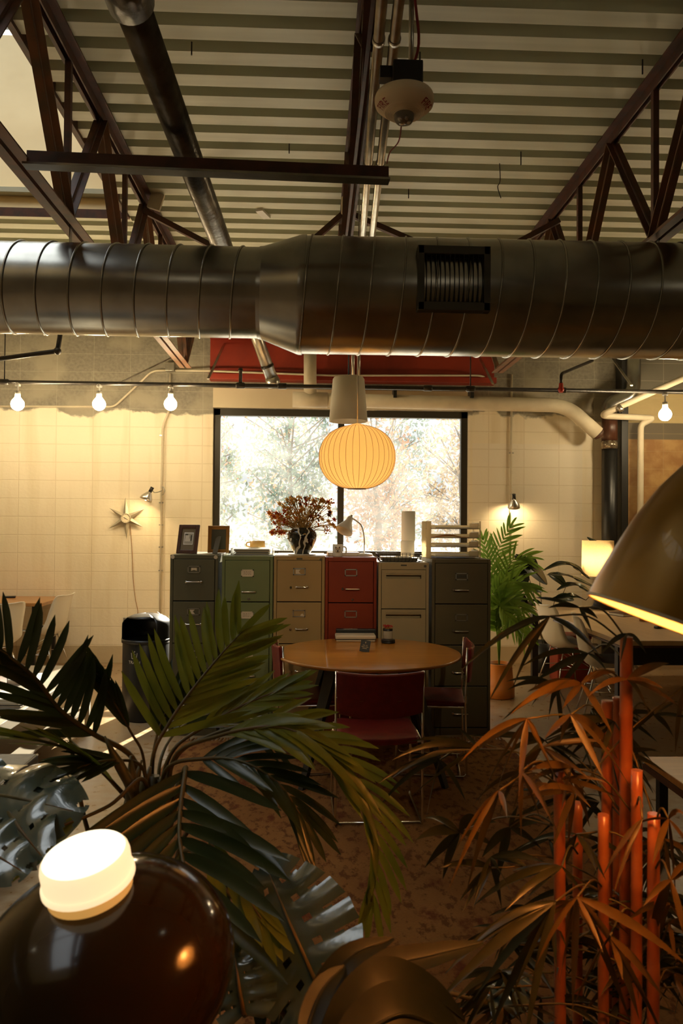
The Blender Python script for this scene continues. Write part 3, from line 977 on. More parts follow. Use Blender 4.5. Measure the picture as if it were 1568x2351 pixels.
# ================================================================== RUG
m = bpy.data.materials.new('faded_rug'); t = NT(m)
co = t('TexCoord', 3)
cm = t('Mapping', Vector=co, Scale=(1., .62, 1.))
vo = t('TexVoronoi', Vector=cm, Scale=7.)
no = t('TexNoise', Vector=cm, Scale=26., Detail=6., Roughness=.65)
n3 = t('TexNoise', Vector=cm, Scale=2.5, Detail=3.)
nn = t('TexNoise', Vector=t('Mapping', Vector=co, Scale=(9., 30., 1.)), Scale=10., Detail=4.)
c = t.mix(t.step(n3, .4, .6), (.27, .125, .038), (.21, .09, .026))
c = t.mix(t.math('MULTIPLY', t.step(no, .52, .60), .75), c, (.09, .026, .010))
c = t.mix(t.math('MULTIPLY', t.math('MULTIPLY', t.step(vo, .34, .22), t.step(no, .40, .50)), .7), c, (.12, .026, .012))
c = t.mix(t.math('MULTIPLY', t.step(nn, .5, .7), .35), c, (.09, .035, .014))
t.out(t('BsdfPrincipled', Base_Color=c, Roughness=.95, Specular_IOR_Level=.1, Normal=t('Bump', Height=nn, Strength=.3, Distance=.004)))
M['rug'] = m
rg = thing('rug', 'worn orange brown patterned rug beneath the round table', 'rug', (.2, 2.7, 0))
MB((.2, 2.7, 0)).ext(-.95, 1.40, .2, 5.36, .001, .010).build('pile', 'rug', rg)
fr = MB((.2, 2.7, 0))
for i in range(90):
    x = -.94 + 2.33 * i / 89
    fr.box((x, 5.40, .004), (.012, .09, .005), Matrix.Rotation(R.uniform(-.2, .2), 3, 'Z'))
fr.build('fringe', 'rug', rg)

# ================================================================== FILING CABINETS
PXM = FPX / 5.52
FY = 5.52
def cab_mat(name, rgb, var):
    return mat(name, rgb, .45, 0., var, 3., bump=.04, bscale=200., spec=.28)
M['cab_slate'] = cab_mat('slate_green_enamel', (.115, .105, .062), (.095, .087, .05))
M['cab_green'] = cab_mat('sage_green_enamel', (.17, .20, .085), (.15, .175, .075))
M['cab_tan'] = cab_mat('tan_enamel_cabinet', (.36, .24, .10), (.33, .215, .085))
M['cab_red'] = cab_mat('brick_red_enamel', (.22, .028, .005), (.19, .022, .004))
M['cab_putty'] = cab_mat('putty_enamel', (.38, .295, .165), (.345, .27, .15))
M['cab_olive'] = cab_mat('dark_olive_enamel', (.115, .092, .045), (.10, .08, .04))
M['card'] = mat('label_card', (.62, .52, .38), .8)
M['card_dark'] = mat('dark_label_card', (.05, .045, .03), .7)
M['gap'] = mat('shadow_gap_steel', (.02, .018, .014), .7)

def cabinet(px0, px1, pytop, mater, label, style, name='filing_cabinet'):
    x0, x1 = W(px0, pytop, FY).x, W(px1, pytop, FY).x
    ztop = W((px0 + px1) / 2, pytop, FY).z
    w = x1 - x0
    xc = (x0 + x1) / 2
    o = thing(name, label, 'filing cabinet', (xc, FY, 0), group='row of filing cabinets')
    D = .66
    b = MB()
    hw = w / 2
    fr_ = .022
    b.ext(-hw, hw, .045, D, .0, ztop)
    b.ext(-hw, -hw + fr_, 0, .045, 0, ztop).ext(hw - fr_, hw, 0, .045, 0, ztop)
    hd = .03 if style != 'putty' else .052
    b.ext(-hw + fr_, hw - fr_, 0, .045, ztop - hd, ztop).ext(-hw + fr_, hw - fr_, 0, .045, 0, .05)
    b.build('body', mater, o, bevel=.0025)
    MB().ext(-hw + fr_, hw - fr_, .040, .0445, .05, ztop - hd).build('drawer_gap', 'gap', o)
    zt, zb = ztop - hd - .002, .052
    dh = (zt - zb) / 4
    for k in range(4):
        t1 = zt - k * dh
        b1 = t1 - dh + .007
        dw = hw - fr_ - .003
        dm = MB()
        if style == 'putty':
            ry0, ry1, rx = t1 - .065, t1 - .024, dw * .80
            dm.ext(-dw, dw, -.004, .012, ry1, t1).ext(-dw, dw, -.004, .012, b1, ry0)
            dm.ext(-dw, -rx, -.004, .012, ry0, ry1).ext(rx, dw, -.004, .012, ry0, ry1)
            dm.ext(-rx, rx, .034, .037, ry0 - .006, ry1 + .002)
            d = dm.build('drawer', mater, o)
            MB().ext(-rx - .004, rx + .004, -.006, -.003, ry1 - .002, ry1 + .003).ext(-rx, rx, -.001, .008, ry1 - .014, ry1).build('recessed_pull', mater, d)
            continue
        dm.ext(-dw, dw, -.005, .012, b1, t1)
        d = dm.build('drawer', mater, o, bevel=.003)
        # card holder
        lz = {'slate': t1 - .075, 'green': t1 - .093, 'tan': t1 - .082, 'red': t1 - .080, 'olive': t1 - .097}[style]
        lw, lh = .092, .052
        lh_ = MB()
        for s in (-1, 1):
            lh_.ext(-lw / 2, lw / 2, -.009, -.005, lz + s * (lh / 2 - .0035) - .0035, lz + s * (lh / 2 - .0035) + .0035)
            lh_.ext(s * (lw / 2 - .0035) - .0035, s * (lw / 2 - .0035) + .0035, -.009, -.005, lz - lh / 2, lz + lh / 2)
        hol = lh_.build('card_holder', 'steel_wire' if style != 'green' else 'card', d)
        if style == 'green':
            MB().ext(-lw * .44, lw * .44, -.0065, -.0052, lz - lh * .4, lz + lh * .42).build('card', 'card', hol)
            sc = MB()
            for r_ in range(3):
                xx = -lw * .3
                while xx < lw * .28:
                    ww = R.uniform(.004, .012)
                    sc.ext(xx, xx + ww, -.0070, -.0064, lz + .010 - r_ * .010 - .0012, lz + .010 - r_ * .010 + .0012)
                    xx += ww + R.uniform(.003, .008)
            sc.build('handwriting', 'card_dark', hol)
        elif style == 'slate' or style == 'tan':
            tri = [(-lw * .3, lz + lh * .3), (lw * .1, lz + lh * .3), (-lw * .05, lz), (lw * .12, lz - lh * .32), (-lw * .3, lz - lh * .32)]
            if style == 'tan' and k == 1: tri = [(lw * .15, lz - lh * .1), (lw * .3, lz), (lw * .42, lz - lh * .4), (lw * .1, lz - lh * .4)]
            if style == 'slate' and k == 0: tri = [(-.02, lz + .012), (.02, lz + .012), (.022, lz - .01), (0, lz - .004), (-.022, lz - .01)]
            mt = Matrix(((1, 0, 0, 0), (0, 0, 1, 0), (0, 1, 0, 0), (0, 0, 0, 1)))
            MB().prism(tri, -.0066, -.0052, mt).build('torn_card', 'card', hol)
        elif style == 'olive' and k == 0:
            MB().ext(-lw * .4, lw * .4, -.0066, -.0052, lz - lh * .2, lz + lh * .2).build('card', 'card_dark', hol)
        # handle
        hz = {'slate': t1 - .168, 'green': t1 - .228, 'tan': t1 - .198, 'red': t1 - .200, 'olive': t1 - .196}[style]
        if style in ('slate', 'tan'):
            hx = .055 if style == 'slate' else .04
            ox = 0 if style == 'slate' else .02
            h = MB().tube(bend([(ox - hx, -.006, hz), (ox - hx, -.028, hz + .002), (ox + hx, -.028, hz + .002), (ox + hx, -.006, hz)], .014), .0045, 8)
            h.ball((ox - hx, -.008, hz), .011, 10, 6).ball((ox + hx, -.008, hz), .011, 10, 6)
            h.build('handle', 'chrome', d)
        else:
            ox = .012 if style != 'olive' else 0
            h = MB().tube(bend([(ox - .05, -.005, hz), (ox - .05, -.03, hz - .002), (ox + .05, -.03, hz - .002), (ox + .05, -.005, hz)], .010), .006, 8)
            h.build('handle', 'chrome', d)
        if style in ('tan', 'red', 'olive'):
            lx = -.062
            MB().tube([(lx, -.004, hz), (lx, -.018, hz)], .008, 12).build('latch', 'chrome', d)
        if k == 0 and style in ('green', 'red'):
            MB().tube([(.012, -.004, b1 + .020), (.012, -.014, b1 + .020)], .009, 14).build('lock', 'chrome', d)
    if style == 'slate':
        for s in (-1, 1):
            MB().tube([(s * (hw - .018), -.004, ztop - .016), (s * (hw - .018), .004, ztop - .016)], .014, 16).build('sticker', 'card', o)
    if style in ('tan', 'putty'):
        MB().ext(-.022, .022, -.002, .002, ztop - .024, ztop - .014).build('maker_plate', 'card_dark', o)
        MB().tube([(hw - .03, -.006, ztop - .024), (hw - .03, .004, ztop - .024)], .010, 14).build('lock', 'chrome', o)
    return o, ztop
cabinet(391, 501, 1274, 'cab_slate', 'slate grey-green filing cabinet with two round stickers, under the picture frames', 'slate')
cabinet(510, 627, 1277, 'cab_green', 'sage green filing cabinet with handwritten cards, under the magazine tray', 'green')
cabinet(629, 746, 1277, 'cab_tan', 'tan filing cabinet under the vase of dried flowers', 'tan')
cabinet(747, 865, 1280, 'cab_red', 'glossy brick red filing cabinet under the cat mug', 'red')
cabinet(869, 985, 1292, 'cab_putty', 'pale putty filing cabinet with recessed pulls, under the wire basket', 'putty')
cabinet(992, 1127, 1284, 'cab_olive', 'dark olive filing cabinet, the widest one, under the letter tray', 'olive')
CT = 1.32
def topz(px_):
    for a, b, y in ((391, 505, 1274), (505, 628, 1277), (628, 746, 1277), (746, 867, 1280), (867, 988, 1292), (988, 1130, 1284)):
        if a <= px_ < b:
            return W((a + b) / 2, y, FY).z
    return CT

# ---------------------------------------------------------------- things on the cabinets
def frame_pic(px_, Y, w, h, lean, rz, wood, label, back=False):
    z = topz(px_)
    o = thing('picture_frame', label, 'picture frame', (W(px_, 1270, Y).x, Y, z + .003), rz)
    rm = Matrix.Rotation(-lean, 3, 'X')
    def P(x, y, zz): return rm @ V((x, y, zz))
    bw = .028
    f = MB()
    for s in (-1, 1):
        f.box(P(s * (w / 2 - bw / 2), 0, h / 2), (bw, .016, h), rm)
    f.box(P(0, 0, h - bw / 2), (w - 2 * bw, .016, bw), rm).box(P(0, 0, bw / 2), (w - 2 * bw, .016, bw), rm)
    f.build('moulding', wood, o, bevel=.003)
    if not back:
        MB().box(P(0, .002, h / 2), (w - 2 * bw, .004, h - 2 * bw), rm).build('mat_board', mat('mat_board', (.20, .15, .085), .8), o)
        ph = MB().box(P(.004, -.001, h * .52), (w * .46, .003, h * .42), rm).build('photo', 'paper', o)
        pw, phh = w * .40, h * .36
        pc = MB()
        pc.box(P(.004, -.0028, h * .52), (pw, .001, phh), rm)
        pc.build('photo_ground', mat('photo_grey', (.42, .37, .28), .7), ph)
        a = MB()
        a.box(P(-.006, -.0036, h * .57), (pw * .42, .0008, phh * .36), rm).box(P(-.002, -.0036, h * .47), (pw * .62, .0008, phh * .28), rm)
        a.build('photo_armchair', mat('photo_light', (.68, .62, .5), .7), ph)
        a = MB()
        a.box(P(.026, -.0036, h * .54), (pw * .14, .0008, phh * .55), rm).box(P(-.014, -.0037, h * .655), (pw * .35, .0008, phh * .12), rm)
        a.build('photo_dark', 'card_dark', ph)
        MB().bar(P(0, .01, h * .6), (0, .10, 0), .03, .004).build('easel_leg', 'black_plastic', o)
    else:
        MB().box(P(0, -.002, h / 2), (w - 1.5 * bw, .006, h - 1.5 * bw), rm).build('backing', mat('backing_board', (.10, .095, .07), .8), o)
        MB().bar(P(.0, -.006, h * .62), (-.035, -.075, 0.0), .042, .004).build('easel_leg', mat('easel_board', (.13, .115, .08), .8), o)
    return o
frame_pic(428, 5.66, .168, .225, .24, -.28, 'wood_dark', 'dark brown picture frame showing an armchair photo, on the slate cabinet')
frame_pic(501, 5.88, .168, .215, -.14, .25, 'wood_honey', 'honey wood picture frame turned backwards with its easel leg showing', True)
# magazine tray
z = topz(560)
tx = W(580, 1270, 5.75).x
o = thing('paper_tray', 'clear acrylic tray on the sage green cabinet', 'tray', (tx, 5.78, z))
M['acrylic'] = mat('clear_acrylic', (.85, .85, .82), .15, alpha=1, transl=.5)
MB().ext(-.16, .16, -.12, .12, .002, .006).ext(-.16, -.156, -.12, .12, .006, .055).ext(.156, .16, -.12, .12, .006, .055).ext(-.16, .16, .116, .12, .006, .055).build('body', 'acrylic', o)
cols = [(.06, .05, .035), (.45, .40, .3), (.03, .03, .025), (.5, .42, .3), (.12, .08, .05), (.55, .5, .4)]
for i, c in enumerate(cols):
    w = .25 + R.uniform(-.02, .02)
    q = MB().box((0, 0, 0), (w, .20, .0065), Matrix.Rotation(R.uniform(-.05, .05), 3, 'Z')).build('magazine', mat('magazine_cover_' + 'abcdef'[i], c, .35))
    q.location = (tx + R.uniform(-.008, .008), 5.77, z + .0095 + i * .0068)
    tag(q, ['dark magazine lowest in the acrylic tray stack', 'pale magazine second from bottom of the tray stack', 'black magazine third from bottom in tray stack', 'buff magazine third from top of tray stack', 'brown magazine just under the topmost of tray stack', 'pale grey magazine on top of the tray stack'][i], 'magazine', 'magazines in the acrylic tray')
# yellow mug
def mug(name, label, c, r, h, m_, hs, cat='mug'):
    o = thing(name, label, cat, c)
    MB().lathe([(.001, 0), (r * .92, 0), (r, .006), (r, h), (r - .004, h), (r - .005, .008), (.001, .008)], n=32).build('cup', m_, o)
    MB().tube(smooth_path([(hs * r * .96, 0, h * .82), (hs * (r + .024), 0, h * .74), (hs * (r + .026), 0, h * .35), (hs * r * .96, 0, h * .2)]), .006, 10).build('handle', m_, o)
    return o
M['yellow'] = mat('yellow_glaze', (.72, .46, .14), .35, transl=.15)
zm = topz(590)
px4 = W(592, 1255, 6.1)
bx = thing('storage_box', 'low white box on the sage cabinet with yellow mug on it', 'box', (px4.x, 6.06, zm))
MB().ext(-.10, .10, -.06, .06, 0, .035).build('body', 'white', bx, bevel=.003)
MB().ext(-.102, .102, -.062, .062, .026, .04).build('lid', 'white', bx, bevel=.003)
mug('mug', 'wide yellow mug behind the magazine tray', (px4.x, 6.06, zm + .0405), .062, .062, 'yellow', -1)
# vase
vz = topz(690)
vx = W(694, 1250, 5.78).x
pl = tag(MB((vx, 5.78, vz)).lathe([(.001, 0), (.105, 0), (.11, .006), (.105, .007), (.001, .006)], (vx, 5.78, vz), 40).build('saucer', 'white'), 'thin white saucer under the black and white vase', 'saucer')
vs = thing('vase', 'round black and white glazed vase holding dried flowers', 'vase', (vx, 5.78, vz + .0075))
m = bpy.data.materials.new('black_white_glaze'); t = NT(m)
co = t('TexCoord', 3)
wv = t('TexWave', Vector=co, Scale=4.5, Distortion=9., Detail=1.5, Detail_Scale=2.)
c = t.mix(t.step(wv, .84, .88), (.008, .008, .007), (.62, .58, .5))
t.out(t('BsdfPrincipled', Base_Color=c, Roughness=.08, Coat_Weight=.6))
M['vase_glaze'] = m
MB().lathe([(.001, 0), (.060, 0), (.064, .01), (.090, .055), (.110, .105), (.116, .140), (.110, .168), (.092, .188), (.078, .195), (.080, .204), (.070, .204), (.072, .19), (.095, .15), (.001, .1)], n=48).build('body', 'vase_glaze', vs)
# dried flowers: each bunch of heads with its stems
M['straw'] = mat('dried_straw', (.66, .44, .15), .8, 0., (.52, .32, .09), 20., transl=.4)
hues = {'cream_flower': (.75, .55, .24), 'orange_flower': (.80, .33, .04), 'rust_flower': (.50, .085, .02), 'dark_flower': (.10, .03, .02), 'ochre_flower': (.66, .40, .10)}
for k, c in hues.items():
    M[k] = mat(k, c, .8, transl=.55)
vb = V((vx, 5.78, vz + .19))
stems = 0
fl_all = []
for i in range(150):
    u = R.uniform(-1, 1)
    px_ = 694 + u * 70 + R.gauss(0, 6)
    env = 1140 + abs(u + .1) * 8 + (28 if u < -.55 else 0)
    py_ = env + abs(R.gauss(0, 34))
    if abs(u) > .5: py_ = min(py_, 1222)
    tip = W(px_, min(py_, 1235), 5.78 + R.uniform(-.09, .09))
    fl_all.append((tip, u))
for i, (tip, u) in enumerate(fl_all):
    base = vb + V((R.uniform(-.045, .045), R.uniform(-.04, .04), -.02))
    if u < -.55: kind_ = R.choice(['rust_flower', 'rust_flower', 'orange_flower', 'cream_flower'])
    else: kind_ = R.choice(['cream_flower', 'cream_flower', 'cream_flower', 'ochre_flower', 'ochre_flower', 'ochre_flower', 'rust_flower', 'dark_flower', 'orange_flower'])
    o = thing('dried_flower', {'rust_flower': 'dried rust red flower in the black and white vase', 'orange_flower': 'dried orange flower in the black and white vase', 'cream_flower': 'dried cream flower in the black and white vase', 'dark_flower': 'dried nearly black flower in the black and white vase', 'ochre_flower': 'dried ochre flower in the black and white vase'}[kind_], 'flower', base, group='dried ' + kind_.split('_')[0] + ' flowers in the vase')
    mid = base + (tip - base) * .5 + V((0, 0, .015))
    MB(base).tube(smooth_path([base, mid, tip], 3), .0022, 5, False).build('stem', 'straw', o)
    hd_ = MB(base)
    rr_ = R.uniform(.010, .019)
    if R.random() < .5:
        hd_.ball(tip, rr_ * .8, 8, 6)
        for k in range(7):
            a = 2 * PI * k / 7
            d = V((math.cos(a), R.uniform(-.3, .3), math.sin(a)))
            hd_.quad([tip, tip + d * rr_ + V((.004, 0, .004)), tip + d * rr_ * 1.5, tip + d * rr_ + V((-.004, 0, -.004))])
    else:
        for k in range(7):
            q = tip + V((R.gauss(0, 1), R.gauss(0, 1), R.gauss(0, 1.2))) * rr_ * .9
            hd_.ball(q, R.uniform(.004, .008), 6, 5)
    hd_.build('flower_head', kind_, o)
# cat mug
z = topz(775)
c = W(775, 1262, 5.64)
mg = mug('mug', 'white mug with a cat face print on the red cabinet', (c.x, 5.64, z), .038, .095, 'white_metal', 1)
def on_mug(x, zz, r=.0385):
    a = x / r - PI / 2
    return V((math.cos(a) * r, math.sin(a) * r, zz))
def mugpatch(poly, name, m_, r):
    me = MB()
    n = len(poly)
    cx_2 = sum(p[0] for p in poly) / n; cz_2 = sum(p[1] for p in poly) / n
    for i in range(n):
        p, q = poly[i], poly[(i + 1) % n]
        me.quad([on_mug(cx_2, cz_2, r), on_mug(*p, r), on_mug(*q, r)])
    me.build(name, m_, mg)
face = [(.022 * math.cos(a), .050 + .022 * math.sin(a)) for a in [2 * PI * i / 16 for i in range(16)]]
M['cat_fur'] = mat('cat_print_fur', (.50, .40, .27), .5)
M['cat_mask'] = mat('cat_print_mask', (.09, .06, .04), .5)
mugpatch(face, 'cat_print', 'cat_fur', .0388)
for s in (-1, 1):
    mugpatch([(s * .020, .060), (s * .018, .080), (s * .006, .071)], 'cat_ear', 'cat_mask', .0389)
    mugpatch([(s * .009 + .004 * math.cos(a), .054 + .003 * math.sin(a)) for a in [2 * PI * i / 8 for i in range(8)]], 'cat_eye', 'card_dark', .0392)
mugpatch([(.007 * math.cos(a), .044 + .009 * math.sin(a)) for a in [2 * PI * i / 10 for i in range(10)]], 'cat_muzzle', 'cat_mask', .0391)
# notebook, tape
nb_ = W(788, 1270, 5.80)
o = thing('notebook', 'closed pale notebook lying behind the cat mug', 'notebook', (nb_.x, 5.84, z), .05)
MB().ext(-.12, .12, -.085, .085, .004, .024).build('pages', 'paper', o)
MB().ext(-.124, .124, -.088, .088, .0, .004).ext(-.124, .124, -.088, .088, .024, .028).ext(-.124, -.119, -.088, .088, 0, .028).build('cover', 'wood_honey', o, bevel=.002)
# desk lamp
lb = W(836, 1268, 5.8)
o = thing('desk_lamp', 'white enamel gooseneck desk lamp on the red cabinet', 'desk lamp', (lb.x, 5.8, z))
ow = V(o.location)
MB().lathe([(.001, 0), (.065, 0), (.07, .008), (.06, .02), (.012, .026)], n=36).build('base', 'white_metal', o)
pts = [W(836, 1262, 5.8), W(836, 1235, 5.8), W(830, 1208, 5.8), W(818, 1196, 5.8), W(806, 1189, 5.8)]
pts[0] = ow + V((0, 0, .02))
MB(ow).tube(smooth_path(pts), .0055, 10).build('gooseneck', 'white_metal', o)
hp = W(804, 1190, 5.8)
ad = (W(786, 1226, 5.74) - hp).normalized()
MB(ow).lathe([(.012, -.012), (.020, -.01), (.024, .0), (.027, .03), (.040, .055), (.064, .10), (.070, .125), (.067, .125), (.037, .057), (.02, .03)], hp, 32, ad).build('shade', 'white_metal', o)
MB(ow).lathe([(.001, -.03), (.010, -.028), (.013, -.012)], hp, 16, ad).build('switch_cap', 'chrome', o)
# tape dispenser-like pad beside lamp
# wire basket with a dark ledger
zb = topz(920)
bk = thing('wire_basket', 'flat black wire basket on the putty cabinet', 'basket', (W(917, 1285, 5.66).x, 5.72, zb))
bw, bd, bh = .335, .24, .06
wr_ = MB()
def wire(a, b): wr_.tube([a, b], .0018, 6, False)
for zz, k in ((.004, .9), (.03, .95), (bh, 1.)):
    c4 = [(-bw / 2 * k, -bd / 2 * k, zz), (bw / 2 * k, -bd / 2 * k, zz), (bw / 2 * k, bd / 2 * k, zz), (-bw / 2 * k, bd / 2 * k, zz)]
    for i in range(4): wire(c4[i], c4[(i + 1) % 4])
for i in range(12):
    x = -bw / 2 + bw * i / 11
    for s in (-1, 1): wire((x * .9, s * bd / 2 * .9, .004), (x, s * bd / 2, bh))
    wire((x * .9, -bd / 2 * .9, .004), (x * .9, bd / 2 * .9, .004))
for i in range(8):
    y = -bd / 2 + bd * i / 7
    for s in (-1, 1): wire((s * bw / 2 * .9, y * .9, .004), (s * bw / 2, y, bh))
wr_.build('wire_mesh', 'black_paint', bk)
bl = V(bk.location)
q = tag(MB(bl + V((0, 0, .007))).box(bl + V((.0, .0, .018)), (.27, .18, .022)).build('ledger', mat('ledger_cloth', (.10, .085, .055), .7), bevel=.002), 'dark grey ledger lying in the wire basket', 'book')
q = tag(MB(bl + V((0, 0, .03))).box(bl + V((-.02, .01, .034)), (.22, .16, .008), Matrix.Rotation(.08, 3, 'Z')).build('paper_pad', 'paper'), 'white paper pad on the ledger in the wire basket', 'pad')
# paper rolls
for i, (yy, lab) in enumerate(((0, 'white paper towel roll standing on the putty cabinet behind the basket'), (1, 'taller white paper towel roll balanced upon another roll'))):
    rc_ = W(936, 1240, 6.02)
    hgt = (.155, .24)[i]
    z0_ = zb + (0 if i == 0 else .1555)
    o = thing('paper_towel_roll', lab, 'paper roll', (rc_.x + (.004 if i else 0), 6.02, z0_))
    MB().lathe([(.022, hgt), (.054, hgt), (.056, hgt - .003), (.056, .003), (.054, 0), (.022, 0), (.022, hgt)], n=40).build('sheets', 'paper', o)
    MB().lathe([(.020, hgt), (.022, hgt), (.022, 0), (.020, 0), (.020, hgt)], n=24).build('core', 'card', o)
# letter tray
zl = topz(1050)
lx0, lx1 = W(980, 1270, 5.75).x, W(1096, 1270, 5.75).x
M['cream_plastic'] = mat('cream_tray_plastic', (.85, .76, .56), .4, transl=.6)
lt = thing('letter_tray', 'four tier cream letter tray on the widest cabinet', 'letter tray', ((lx0 + lx1) / 2, 5.78, zl))
lw_ = lx1 - lx0
tiers = (.012, .085, .155, .225)
for tz in tiers:
    b = MB().ext(-lw_ / 2 + .012, lw_ / 2 - .012, -.13, .13, tz, tz + .004)
    b.ext(-lw_ / 2 + .012, lw_ / 2 - .012, .126, .13, tz, tz + .03)
    b.ext(-lw_ / 2 + .012, lw_ / 2 - .012, -.13, -.127, tz, tz + .007)
    tr_ = b.build('tier', 'cream_plastic', lt)
    e = MB().ext(lw_ / 2 - .014, lw_ / 2 - .011, -.13, .13, tz, tz + .05).ext(lw_ / 2 - .085, lw_ / 2 - .014, -.125, -.122, tz + .004, tz + .045)
    e.build('side_tab', 'cream_plastic', tr_)
b = MB()
for s, ww in ((-1, .036), (1, .008)):
    for yy in (-.125, .115):
        b.ext(s * lw_ / 2 - ww / 2, s * lw_ / 2 + ww / 2, yy, yy + .012, 0, .285)
b.build('post', 'cream_plastic', lt)
ltx = V(lt.location)
for tz, c, lab in ((tiers[3], (.75, .68, .52), 'white papers on the top tier of the letter tray'), (tiers[2], (.62, .28, .06), 'bulging orange envelope on the second tier of the letter tray'), (tiers[1], (.75, .66, .48), 'cream papers on the third tier of the letter tray'), (tiers[0], (.78, .7, .55), 'white papers on the lowest tier of the letter tray')):
    p = ltx + V((-.01, -.0, tz + .0045))
    if 'envelope' in lab:
        P = [[p + V((-.14 + .28 * i / 10, -.11 + .22 * j / 4, .002 + .020 * math.sin(PI * min(1, i / 10 * 1.2)) * math.sin(PI * (j + .8) / 5.6))) for j in range(5)] for i in range(11)]
        q = MB(p).grid(P).build('envelope', mat('orange_envelope', c, .6, transl=.25), solid=.003)
    else:
        q = MB(p).box(p + V((0, 0, .006)), (.27, .22, .011)).build('paper_stack', 'paper')
    tag(q, lab, 'envelope' if 'envelope' in lab else 'paper stack')

# ================================================================== ROUND TABLE AND RED CHAIRS
TX, TY, TZ = .36, 4.80, .74
rt = thing('round_table', 'round wooden table with splayed black legs before the filing cabinets', 'table', (TX, TY, 0))
MB().lathe([(.001, .712), (.555, .712), (.592, .724), (.597, .732), (.594, .739), (.588, .74), (.001, .74)], n=96).build('tabletop', 'wood_table', rt)
for k in range(4):
    a = PI / 4 + k * PI / 2 + .02
    d = V((math.cos(a), math.sin(a), 0))
    n = V((-d.y, d.x, 0))
    leg = MB()
    A, B = d * .33 + V((0, 0, .70)), d * .60 + V((0, 0, .011))
    P = []
    for (c, w1_, w2_) in ((A, .045, .020), (B, .018, .014)):
        P.append([c + n * w1_ + d * w2_, c - n * w1_ + d * w2_, c - n * w1_ - d * w2_, c + n * w1_ - d * w2_])
    leg.quad(P[0]).quad(P[1][::-1])
    for i in range(4):
        leg.quad([P[0][i], P[1][i], P[1][(i + 1) % 4], P[0][(i + 1) % 4]])
    leg.build('leg', 'black_paint', rt)
MB().ext(-.3, .3, -.03, .03, .68, .712).ext(-.03, .03, -.3, .3, .68, .712).build('cross_frame', 'black_paint', rt)

def red_chair(label, loc, rz):
    """faces +Y, sled base of chrome rod"""
    o = thing('red_chair', label, 'chair', loc, rz, 'red upholstered sled chairs at the round table')
    w = .225
    for s in (-1, 1):
        x = s * w
        path = [(x, -.20, .80), (x, -.19, .46), (x, -.20, .008), (x, .24, .008), (x, .22, .43), (x, -.18, .43)]
        MB().tube(bend(path, .03), .0065, 10).build('side_frame', 'chrome', o)
    MB().tube(smooth_path([(-w, -.197, .665), (-.1, -.234, .653), (.1, -.234, .653), (w, -.197, .665)]), .005, 8).build('back_rod', 'chrome', o)
    MB().tube([(-w, .22, .425), (w, .22, .425)], .006, 8).build('seat_rod', 'chrome', o)
    MB().tube([(-w, -.17, .425), (w, -.17, .425)], .006, 8).build('seat_rod', 'chrome', o)
    MB().tube([(-w, -.16, .008), (w, -.16, .008)], .0055, 8).build('floor_rod', 'chrome', o)
    # backrest: curved pad
    P = []
    for i in range(13):
        u = -1 + 2 * i / 12
        row = []
        for j in range(9):
            v = j / 8
            ww = w * (1.0 - .05 * (1 - v))
            row.append(V((u * ww, -.195 - .03 * (1 - u * u) - .02 * v, .56 + .235 * v - .012 * (1 - u * u) * (1 if v > .9 else 0) + (.03 * u * u if v < .1 else 0))))
        P.append(row)
    bk_ = MB().grid(P).build('backrest', 'red_vinyl', o, solid=.024, bevel=.006)
    MB().tube(smooth_path([P[i][8] for i in range(13)], 2), .007, 8).build('top_piping', mat('red_piping', (.40, .10, .07), .25, coat=.5), bk_)
    P = []
    for i in range(11):
        u = -1 + 2 * i / 10
        row = []
        for j in range(11):
            v = j / 10
            edge = max(abs(u), abs(2 * v - 1)) ** 6
            row.append(V((u * (w - .012) * (1 - .08 * (v < .05)), -.19 + .44 * v, .452 - .014 * (1 - u * u) - .012 * edge + (-.02 * max(0, v - .85) / .15))))
        P.append(row)
    MB().grid(P).build('seat', 'red_vinyl', o, solid=.035, bevel=.008)
    return o
red_chair('red chair with its back to us in front of the round table', (.345, 4.02, .010), .02)
red_chair('red chair at round table side by the palm fronds', (-.01, 4.83, .010), -PI / 2 + .12)
red_chair('red chair at round table side towards the bamboo', (.79, 4.80, .010), PI / 2 - .15)

# things on the round table
p = WZ(816, 1472, TZ)
o = thing('document_scanner', 'white portable printer with a black top on the round table', 'printer', (p.x, p.y + .05, TZ + .0005), .0)
M['printer_white'] = mat('printer_white', (.62, .53, .40), .4)
MB().box((0, -.02, .030), (.285, .13, .028)).build('body', 'printer_white', o, bevel=.008)
MB().box((0, -.02, .0075), (.275, .125, .015)).build('base', 'printer_white', o, bevel=.005)
MB().box((0, -.02, .0155), (.288, .132, .003)).build('gap_line', 'black_plastic', o)
MB().box((.01, .075, .045), (.29, .06, .05)).build('feeder', 'black_plastic', o, bevel=.006)
MB().box((-.03, .05, .0715), (.10, .012, .003)).build('feeder_trim', 'steel_wire', o)
p = WZ(836, 1497, TZ)
o = thing('sign_card', 'small black sign card standing on the round table', 'sign', (p.x, p.y, TZ + .001), -.08)
rm = Matrix.Rotation(-.3, 3, 'X')
sk_ = Matrix.Rotation(.16, 3, 'Y')
q = rm @ sk_
hh = .076
MB().box(q @ V((0, 0, hh / 2)), (.064, .003, hh), q).build('card', mat('sign_black', (.014, .011, .009), .5), o)
gl = MB()
gl.box(q @ V((0, -.0022, hh * .80)), (.006, .0008, .010), q)
for r_, words in enumerate(((4, 3), (4, 1, 4), (7,))):
    tot = sum(words) * .0042 + (len(words) - 1) * .004
    x = -tot / 2
    for wl_ in words:
        for k in range(wl_):
            gl.box(q @ V((x + .0016, -.0022, hh * (.56 - r_ * .13))), (.0028, .0008, .0052), q)
            x += .0042
        x += .004
gl.build('lettering', mat('sign_cream', (.55, .42, .25), .6), o)
